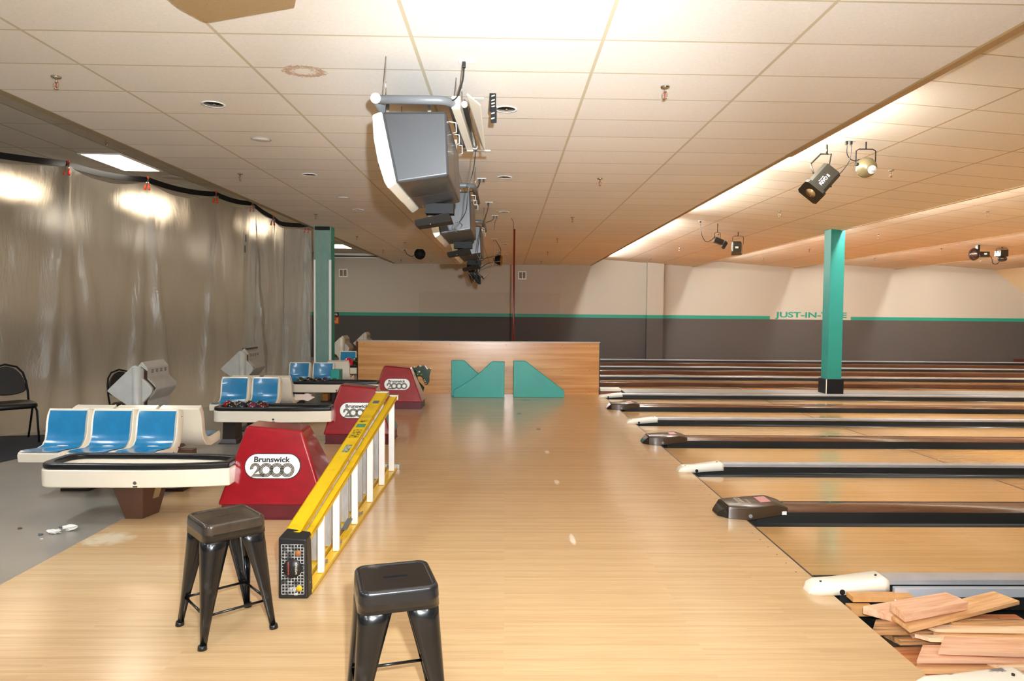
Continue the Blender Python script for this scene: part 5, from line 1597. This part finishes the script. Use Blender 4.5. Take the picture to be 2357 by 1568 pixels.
# par cans under the flat ceiling
for (x, y, z, lb, dr, col) in ((-2.44, 19.6, 3.31, 'black round par light under the flat ceiling left of the monitors', (0.1, -1, -0.1), None), (-0.24, 21.4, 3.30, 'black par light with amber rim between the monitors and the red pole', (1, -0.15, -0.05), 1)):
    t = thing('effect_light', lb, 'stage light', (x, y, z + 0.13), 0, 'stage lights')
    MB().lathe([(0.05, -0.18), (0.10, -0.14), (0.15, 0.0), (0.155, 0.06), (0.0, 0.055)], (x, y, z), 24, d=dr).build('housing', M_blackmetal, t)
    if col:
        MB().lathe([(0.155, 0.06), (0.165, 0.06), (0.165, 0.09), (0.155, 0.09)], (x, y, z), 24, d=dr, ring=True).build('gel_frame', mat('amber', rgb(190, 130, 50), 0.3), t)
    MB().box(x - 0.05, x + 0.05, y - 0.02, y + 0.02, z + 0.08, 3.44).build('yoke', M_blackmetal, t)
outlet(-2.85, 19.6, 3.44, 'small outlet beside the round par light')
cable([(-2.85, 19.6, 3.41), (-2.80, 19.6, 3.30), (-2.66, 19.6, 3.24), (-2.58, 19.6, 3.3)], 'short cable to the round par light', r=0.008)

# vents and poster on the far wall
for (x0, x1, z0, z1, lb) in ((-6.11, -5.80, 2.93, 3.22, 'white framed wall vent near the wrapped column'), (0.42, 0.71, 2.91, 3.20, 'white framed wall vent right of the red pole')):
    t = thing('wall_vent', lb, 'vent', ((x0 + x1) / 2, WY, z0), 0, 'white framed wall vents')
    mb = MB()
    ring_band(mb, [(x0, z0), (x1, z0), (x1, z1), (x0, z1)], [(x0 + 0.03, z0 + 0.03), (x1 - 0.03, z0 + 0.03), (x1 - 0.03, z1 - 0.03), (x0 + 0.03, z1 - 0.03)], 0, 0.02)
    mb.v = [Vector((v.x, WY - 0.001 - v.z, v.y)) for v in mb.v]
    mb.build('frame', M_white, t)
    MB().box((x0 + x1) / 2 - 0.012, (x0 + x1) / 2 + 0.012, WY - 0.02, WY, z0 + 0.02, z1 - 0.02).build('mullion', M_white, t)
    MB().box(x0 + 0.03, x1 - 0.03, WY - 0.006, WY, z0 + 0.03, z1 - 0.03).build('grille', mat('vent_grey', rgb(128, 118, 100), 0.6), t)
t = thing('wall_poster', 'small black and red poster beside the wrapped column, on the teal stripe', 'poster', (-6.24, WY, 1.21))
MB().box(-6.38, -6.11, WY - 0.008, WY, 1.22, 1.64).build('poster_sheet', mat('poster_red', rgb(196, 52, 24), 0.5), t)
MB().box(-6.38, -6.11, WY - 0.010, WY - 0.007, 1.47, 1.64).build('poster_top', M_ink, t)
MB().box(-6.205, -6.14, WY - 0.011, WY - 0.008, 1.24, 1.43).build('poster_glass', mat('poster_amber', rgb(226, 150, 40), 0.5), t)
text('poster_lettering', '4 50', M_white, t, frame((-6.29, WY - 0.009, 1.30), (1, 0, 0), (0, 0, 1)), 0.13, 0.08, 0.001)
text('poster_script', 'wlk', M_white, t, frame((-6.24, WY - 0.011, 1.57), (1, 0, 0), (0, 0, 1)), 0.17, 0.08, 0.001)
t = thing('wall_track', 'white wall track with a black slot high on the far wall at the left', 'track', (-5.5, WY, 3.6))
MB().box(-6.45, -4.3, WY - 0.12, WY, 3.62, 3.78).build('casing', M_white, t)
MB().box(-6.42, -4.3, WY - 0.125, WY - 0.11, 3.65, 3.70).build('slot', M_black, t)

# ---------------------------------------------------------------- green dragon ramp head
t = thing('dragon_ramp', 'green dragon-headed ball ramp peeking out behind the third red hood', 'ball ramp', (-1.75, 13.5, 0))
DR = [(-1.83, 0.612), (-1.807, 0.623), (-1.781, 0.601), (-1.747, 0.609), (-1.713, 0.649), (-1.694, 0.647), (-1.664, 0.613), (-1.63, 0.648), (-1.607, 0.652), (-1.584, 0.64), (-1.55, 0.587), (-1.527, 0.569), (-1.49, 0.597), (-1.467, 0.573), (-1.482, 0.531), (-1.489, 0.485), (-1.502, 0.439), (-1.496, 0.363), (-1.504, 0.318), (-1.53, 0.277), (-1.568, 0.29), (-1.595, 0.347), (-1.621, 0.408), (-1.644, 0.438), (-1.682, 0.448), (-1.708, 0.438), (-1.766, 0.529)]
MG = mat('dark_green', rgb(20, 52, 28), 0.3, coat=0.3)
MB().prism(DR, 'y', 13.54, 13.68).build('head', MG, t, bevel=0.018, seg=3)
MB().tube([(-1.72, 13.6, 0.52), (-1.82, 13.6, 0.45), (-1.78, 13.6, 0.30), (-1.66, 13.6, 0.2), (-1.72, 13.6, 0.05), (-1.8, 13.6, 0.0)], [0.08, 0.09, 0.08, 0.07, 0.09, 0.11], 14).build('neck', MG, t)
MB().sphere((-1.688, 13.535, 0.529), 0.018, 12, 8).build('eye', M_white, t)
MB().sphere((-1.726, 13.535, 0.478), 0.018, 12, 8, (1, 0.5, 1)).build('yellow_spot', mat('spot_yellow', rgb(224, 226, 110), 0.5), t)
MB().sphere((-1.648, 13.535, 0.471), 0.018, 12, 8, (1.1, 0.5, 0.8)).build('green_spot', mat('spot_green', rgb(92, 160, 58), 0.5), t)
for (x, z) in ((-1.585, 0.376), (-1.568, 0.345), (-1.553, 0.308)):
    MB().lathe([(0.011, 0), (0.007, -0.012), (0.001, -0.024)], (x, 13.53, z), 8, d=(0.6, 0, 0.5)).build('tooth', M_white, t)

# ---------------------------------------------------------------- stools
MS = mat('stool_black', rgb(16, 17, 19), 0.24, coat=0.35, col2=rgb(66, 64, 62), nscale=11, thresh=(0.62, 0.84))
def sq_ring(hw, r, z, n=8):
    p = []
    for cx, cy, a0 in ((1, 1, 0), (-1, 1, 90), (-1, -1, 180), (1, -1, 270)):
        for i in range(n + 1):
            a = math.radians(a0 + 90 * i / n)
            p.append(((hw - r) * cx + r * math.cos(a), (hw - r) * cy + r * math.sin(a), z))
        nx, ny = {(1, 1): (-1, 1), (-1, 1): (-1, -1), (-1, -1): (1, -1), (1, -1): (1, 1)}[(cx, cy)]
        e0 = p[-1]
        a = math.radians(a0 + 90)
        e1 = ((hw - r) * nx + r * math.cos(a), (hw - r) * ny + r * math.sin(a), z)
        for i in range(1, 9):
            p.append(tuple(e0[j] + (e1[j] - e0[j]) * i / 9 for j in range(3)))
    return p
def stool(label, loc, rz, M_seat):
    t = thing('bar_stool', label, 'stool', loc, rz, 'black metal stools')
    mb = MB()
    H = 0.61
    outer = [sq_ring(0.160, 0.045, H - 0.05), sq_ring(0.158, 0.045, H - 0.022), sq_ring(0.157, 0.044, H - 0.012), sq_ring(0.153, 0.042, H - 0.004), sq_ring(0.147, 0.038, H), sq_ring(0.139, 0.034, H), sq_ring(0.135, 0.032, H - 0.004), sq_ring(0.133, 0.031, H - 0.005)]
    n = len(outer[0])
    slot = []
    for q in outer[0]:
        a = math.atan2(q[1], q[0])
        # stadium 0.085 x 0.016
        L_, r = 0.040, 0.010
        dx, dy = math.cos(a), math.sin(a)
        best = None
        # intersect ray with stadium
        for k in range(60):
            s = 0.001 * (k + 1)
            x, y = dx * s, dy * s
            ex = max(abs(x) - L_, 0)
            if ex * ex + y * y > r * r:
                best = s
                break
        s = best or 0.042
        slot.append((dx * s, dy * s, H - 0.005))
    slot2 = [(x, y, H - 0.03) for x, y, z in slot]
    mb.loft(outer, True, False, True)
    mb.loft([outer[-1], slot], True, False, False)
    mb.loft([slot, slot2], True, False, False)
    o = mb.build('seat', M_seat, t, local=True)
    for e in o.data.edges:
        pass
    o.data.attributes.new('sharp_edge', 'BOOLEAN', 'EDGE') if 'sharp_edge' not in o.data.attributes else None
    at = o.data.attributes['sharp_edge']
    hid = [e for e in o.data.edges if all(abs(o.data.vertices[i].co.z - (H - 0.005)) < 1e-4 for i in e.vertices)]
    for e in hid:
        at.data[e.index].value = True
    # apron under the rim
    mb = MB()
    mb.loft([sq_ring(0.158, 0.046, H - 0.04), sq_ring(0.162, 0.05, H - 0.088), sq_ring(0.158, 0.05, H - 0.088), sq_ring(0.154, 0.046, H - 0.04)], True, False, True)
    mb.build('apron', MS, t, local=True)
    for cx, cy in ((1, 1), (-1, 1), (-1, -1), (1, -1)):
        d = Vector((cx, cy, 0)).normalized()
        s = Vector((-d.y, d.x, 0))
        mb = MB()
        rings = []
        for k in range(9):
            v = k / 8
            z = (H - 0.07) * (1 - v) + 0.012 * v
            rad = 0.203 + (0.266 - 0.203) * v
            half = 0.068 * (1 - v) ** 1.15 + 0.018
            c = d * rad + Vector((0, 0, z))
            ring = []
            for i in range(9):
                a = -1 + i / 4
                ring.append(c + s * half * a - d * (half * 0.95 * a * a))
            for i in range(8, -1, -1):
                a = -1 + i / 4
                ring.append(c + s * (half - 0.004) * a - d * (half * 0.95 * a * a + 0.005))
            rings.append(ring)
        mb.loft(rings, True, True, True)
        mb.build('leg', MS, t, local=True)
        # pressed rib and rubber foot
        MB().tube([d * 0.222 + Vector((0, 0, 0.30)), d * 0.258 + Vector((0, 0, 0.03))], [0.006, 0.010], 8).build('rib', MS, t, local=True)
        MB().tube([d * 0.255 + Vector((0, 0, 0.022)), d * 0.258 + Vector((0, 0, 0.0))], [0.021, 0.023], 10).build('rubber_foot', M_black, t, local=True)
    pts = [Vector((cx, cy, 0)).normalized() * 0.226 + Vector((0, 0, 0.155)) for cx, cy in ((1, 1), (-1, 1), (-1, -1), (1, -1))]
    for i in range(4):
        a, b = pts[i], pts[(i + 1) % 4]
        MB().tube([a, b], 0.007, 8).build('stretcher', MS, t, local=True)
    pts = [Vector((cx, cy, 0)).normalized() * 0.17 + Vector((0, 0, 0.505)) for cx, cy in ((1, 1), (-1, -1), (-1, 1), (1, -1))]
    MB().tube([pts[0], pts[1]], 0.008, 8).build('cross_brace', MS, t, local=True)
    MB().tube([pts[2], pts[3]], 0.008, 8).build('cross_brace', MS, t, local=True)
    nest(t, 'leg', 'rib', 'rubber_foot')
    return t
stool('worn black metal stool left of the ladder end, all four feet in view', (-1.487, 3.70, 0), math.radians(41), mat('stool_seat_worn', rgb(70, 58, 46), 0.2, coat=0.4, col2=rgb(36, 34, 33), nscale=5, thresh=(0.40, 0.62)))
stool('black metal stool at the bottom edge, right of the ladder, feet out of view', (-0.45, 2.845, 0), math.radians(16), mat('stool_seat_black', rgb(24, 24, 26), 0.25, coat=0.3, col2=rgb(96, 90, 82), nscale=7, thresh=(0.62, 0.8)))

# ---------------------------------------------------------------- yellow step ladder on its side
lad = thing('step_ladder', 'long yellow fibreglass stepladder lying on its side, black top cap towards the camera', 'ladder', (-1.25, 5.8, 0))
YN, YF = 4.13, 7.48
def L3(a, b, v):
    return a + (b - a) * v
def rail(x0n, x1n, x0f, x1f, zn0, zn1, zf0, zf1, name, open_side, yn=YN, yf=YF):
    # C channel: web horizontal slab plus two flanges
    mb = MB()
    th = 0.006
    def pt(x_n, x_f, z_n, z_f):
        return (x_n, yn, z_n), (x_f, yf, z_f)
    def slab(xa_n, xb_n, xa_f, xb_f, za_n, zb_n, za_f, zb_f):
        mb.hexa([(xa_n, yn, za_n), (xb_n, yn, za_n), (xb_f, yf, za_f), (xa_f, yf, za_f), (xa_n, yn, zb_n), (xb_n, yn, zb_n), (xb_f, yf, zb_f), (xa_f, yf, zb_f)])
    if open_side == 'down':    # web on top
        slab(x0n, x1n, x0f, x1f, zn1 - th, zn1, zf1 - th, zf1)
    else:
        slab(x0n, x1n, x0f, x1f, zn0, zn0 + th, zf0, zf0 + th)
    slab(x0n, x0n + th, x0f, x0f + th, zn0, zn1, zf0, zf1)
    slab(x1n - th, x1n, x1f - th, x1f, zn0, zn1, zf0, zf1)
    return mb.build(name, M_yellow, lad)
# top rails (upper when lying) and bottom rails; step section left, rear section right
rail(-1.315, -1.215, -1.395, -1.262, 0.345, 0.378, 0.795, 0.832, 'step_rail', 'down')
rail(-1.205, -1.160, -1.245, -1.165, 0.325, 0.352, 0.762, 0.792, 'rear_rail', 'down')
rail(-1.315, -1.225, -1.395, -1.275, 0.002, 0.035, 0.002, 0.035, 'step_rail', 'up')
rail(-1.205, -1.150, -1.245, -1.160, 0.002, 0.030, 0.002, 0.030, 'rear_rail', 'up')
def at_y(y):
    v = (y - YN) / (YF - YN)
    return v
# wide aluminium steps of the left section
for k in range(11):
    y = 4.36 + 0.287 * k
    v = at_y(y)
    x0, x1 = L3(-1.31, -1.39, v), L3(-1.225, -1.275, v)
    zt = L3(0.345, 0.797, v)
    mb = MB().box(x0, x1, y - 0.004, y, 0.02, zt).box(x1 - 0.004, x1, y, y + 0.028, 0.02, zt).box(x0, x0 + 0.004, y, y + 0.028, 0.02, zt)
    for q in range(3):
        xx = L3(x0, x1, (q + 0.5) / 3)
        mb.box(xx - 0.006, xx + 0.002, y - 0.007, y - 0.004, 0.02, zt)
    mb.build('step', M_alu, lad)
# narrow white rear bars
for y in (4.45, 4.86, 5.48, 6.12, 6.73, 7.33):
    v = at_y(y)
    x0, x1 = L3(-1.198, -1.235, v), L3(-1.157, -1.175, v)
    MB().box(x0, x1, y - 0.012, y + 0.012, 0.012, L3(0.338, 0.775, v)).build('rear_bar', mat('pale_aluminium', rgb(236, 232, 226), 0.4, metal=0.1), lad, bevel=0.002)
for (ya, yb) in ((4.50, 4.62), (4.9, 5.02), (5.56, 5.75)):
    MB().obox((-1.185, (ya + yb) / 2, 0.045), (0.004, 0, 0), (0, (yb - ya) / 2, -0.02), (0, 0.004, 0.012)).build('brace', M_alu, lad)
MB().obox((-1.22, 5.35, 0.05), (0.02, 0, 0), (0, 0.10, 0.01), (0, 0, 0.006)).build('spreader_hinge', mat('steel_grey', rgb(120, 122, 124), 0.4, metal=0.6), lad)
# black top cap with grid tray
MB().hexa([(-1.33, 4.06, 0.0), (-1.155, 4.06, 0.0), (-1.150, 4.15, 0.0), (-1.33, 4.15, 0.0), (-1.33, 4.06, 0.365), (-1.165, 4.06, 0.355), (-1.16, 4.15, 0.375), (-1.31, 4.17, 0.392)]).build('top_cap', mat('cap_black', rgb(26, 26, 27), 0.4, col2=rgb(210, 208, 204), nscale=11, thresh=(0.66, 0.70)), lad, bevel=0.01)
mb = MB()
for i in range(8):
    x = -1.308 + i * 0.0185
    mb.box(x - 0.0016, x + 0.0016, 4.0565, 4.0605, 0.03, 0.325)
for k in range(17):
    z = 0.03 + k * 0.0184
    mb.box(-1.308, -1.178, 4.0565, 4.0605, z - 0.0016, z + 0.0016)
mb.build('grid_lines', mat('paint_specks', rgb(196, 194, 190), 0.6, col2=rgb(90, 88, 86), nscale=30, thresh=(0.5, 0.6)), lad)
mb = MB()
for x0_, z0_, r_, m_ in ((-1.212, 0.275, 0.019, 0), ):
    mb.lathe([(0.0, 0), (r_, 0), (r_, 0.003), (0, 0.003)], (x0_, 4.057, z0_), 18, d=(0, -1, 0))
mb.build('cap_hole', mat('hole_wood', rgb(150, 100, 60), 0.6), lad)
MB().lathe([(0.0, 0), (0.018, 0), (0.018, 0.003), (0, 0.003)], (-1.205, 4.057, 0.065), 18, d=(0, -1, 0)).build('cap_hole', mat('hole_yellow', rgb(214, 176, 20), 0.5), lad)
MB().lathe([(0.0, 0), (0.056, 0), (0.056, 0.003), (0, 0.003)], (-1.244, 4.0575, 0.185), 26, d=(0, -1, 0)).build('round_label', mat('label_black', rgb(32, 30, 30), 0.4), lad)
text('label_lettering', 'WERNER', mat('pale_ink', rgb(214, 208, 190), 0.5), lad, frame((-1.222, 4.054, 0.185), (0, 0, 1), (-1, 0, 0)), 0.075, 0.013, 0.0)
text('label_lettering', 'DANGER', mat('label_red', rgb(206, 92, 80), 0.5), lad, frame((-1.268, 4.054, 0.185), (0, 0, 1), (-1, 0, 0)), 0.08, 0.009, 0.0)
nest(lad, 'top_cap', 'grid_lines', 'cap_hole', 'round_label', 'label_lettering')
# white worn edges and stickers on the upper rail
def top_sticker(v0, v1, u0, u1, m, name):
    pts = []
    for v, u in ((v0, u0), (v0, u1), (v1, u1), (v1, u0)):
        x = L3(L3(-1.315, -1.395, v), L3(-1.215, -1.262, v), u)
        pts.append((x, L3(YN, YF, v), L3(0.378, 0.832, v) + 0.0008))
    MB().add(pts + [(a, b, c + 0.001) for a, b, c in pts], [(3, 2, 1, 0), (4, 5, 6, 7), (0, 1, 5, 4), (1, 2, 6, 5), (2, 3, 7, 6), (3, 0, 4, 7)]).build(name, m, lad)
top_sticker(0.42, 0.475, 0.35, 0.8, mat('sticker_silver', rgb(176, 178, 150), 0.5, col2=rgb(90, 96, 60), nscale=40, thresh=(0.5, 0.55)), 'sticker')
top_sticker(0.53, 0.60, 0.2, 0.85, mat('sticker_yellow', rgb(200, 170, 20), 0.5, col2=rgb(50, 44, 10), nscale=45, thresh=(0.55, 0.57)), 'sticker')
top_sticker(0.62, 0.65, 0.2, 0.85, mat('sticker_green', rgb(70, 140, 100), 0.5), 'sticker')
top_sticker(0.665, 0.69, 0.2, 0.85, mat('sticker_yellow', rgb(200, 170, 20), 0.5), 'sticker')
top_sticker(0.86, 0.89, 0.3, 0.75, mat('sticker_badge', rgb(90, 104, 116), 0.4), 'sticker')
for (x0, x1, z) in ((-1.40, -1.26, 0.835), (-1.248, -1.158, 0.796)):
    MB().box(x0, x1, 7.46, 7.52, z - 0.05, z + 0.003).build('foot', M_alu, lad, bevel=0.003)
MB().box(-1.25, -1.14, 7.46, 7.52, 0.0, 0.05).build('foot', M_alu, lad, bevel=0.003)
MB().box(-1.40, -1.27, 7.46, 7.52, 0.0, 0.05).build('foot', M_alu, lad, bevel=0.003)

# ---------------------------------------------------------------- debris on the left floor
MP = mat('crumpled_white', rgb(236, 234, 230), 0.7)
def crumple(c, r, seed, label, m=MP, flat=0.5, name='crumpled_paper'):
    rr = random.Random(seed)
    mb = MB().sphere((0, 0, 0), 1, 9, 6)
    vs = []
    for v in mb.v:
        k = rr.uniform(0.5, 1.25)
        vs.append(Vector((c[0] + v.x * r[0] * k, c[1] + v.y * r[1] * k, max(0.001, r[2] * (1 + v.z * k) * flat))))
    mb.v = vs
    mb.sm = [False] * len(mb.sm)
    tag(mb.build(name, m, None, (c[0], c[1], 0)), label, 'debris', 'scraps on the grey floor')
crumple((-3.40, 5.26), (0.055, 0.04, 0.03), 1, 'left lump of crumpled white paper on the grey floor')
crumple((-3.325, 5.33), (0.06, 0.03, 0.045), 2, 'right pointed lump of crumpled white paper on the grey floor')
crumple((-3.475, 5.22), (0.02, 0.015, 0.012), 3, 'small grey scrap left of the crumpled paper', mat('grey_scrap', rgb(96, 100, 106), 0.5), name='debris_scrap')
crumple((-3.43, 5.40), (0.025, 0.015, 0.012), 4, 'small dark scrap behind the crumpled paper', mat('grey_scrap', rgb(96, 100, 106), 0.5), name='debris_scrap')
crumple((-3.40, 5.12), (0.012, 0.01, 0.008), 6, 'tiny white flake in front of the crumpled paper', name='debris_scrap')
crumple((-3.73, 5.37), (0.018, 0.014, 0.01), 5, 'small brown scrap far left on the grey floor', mat('brown_scrap', rgb(110, 74, 50), 0.6), name='debris_scrap')
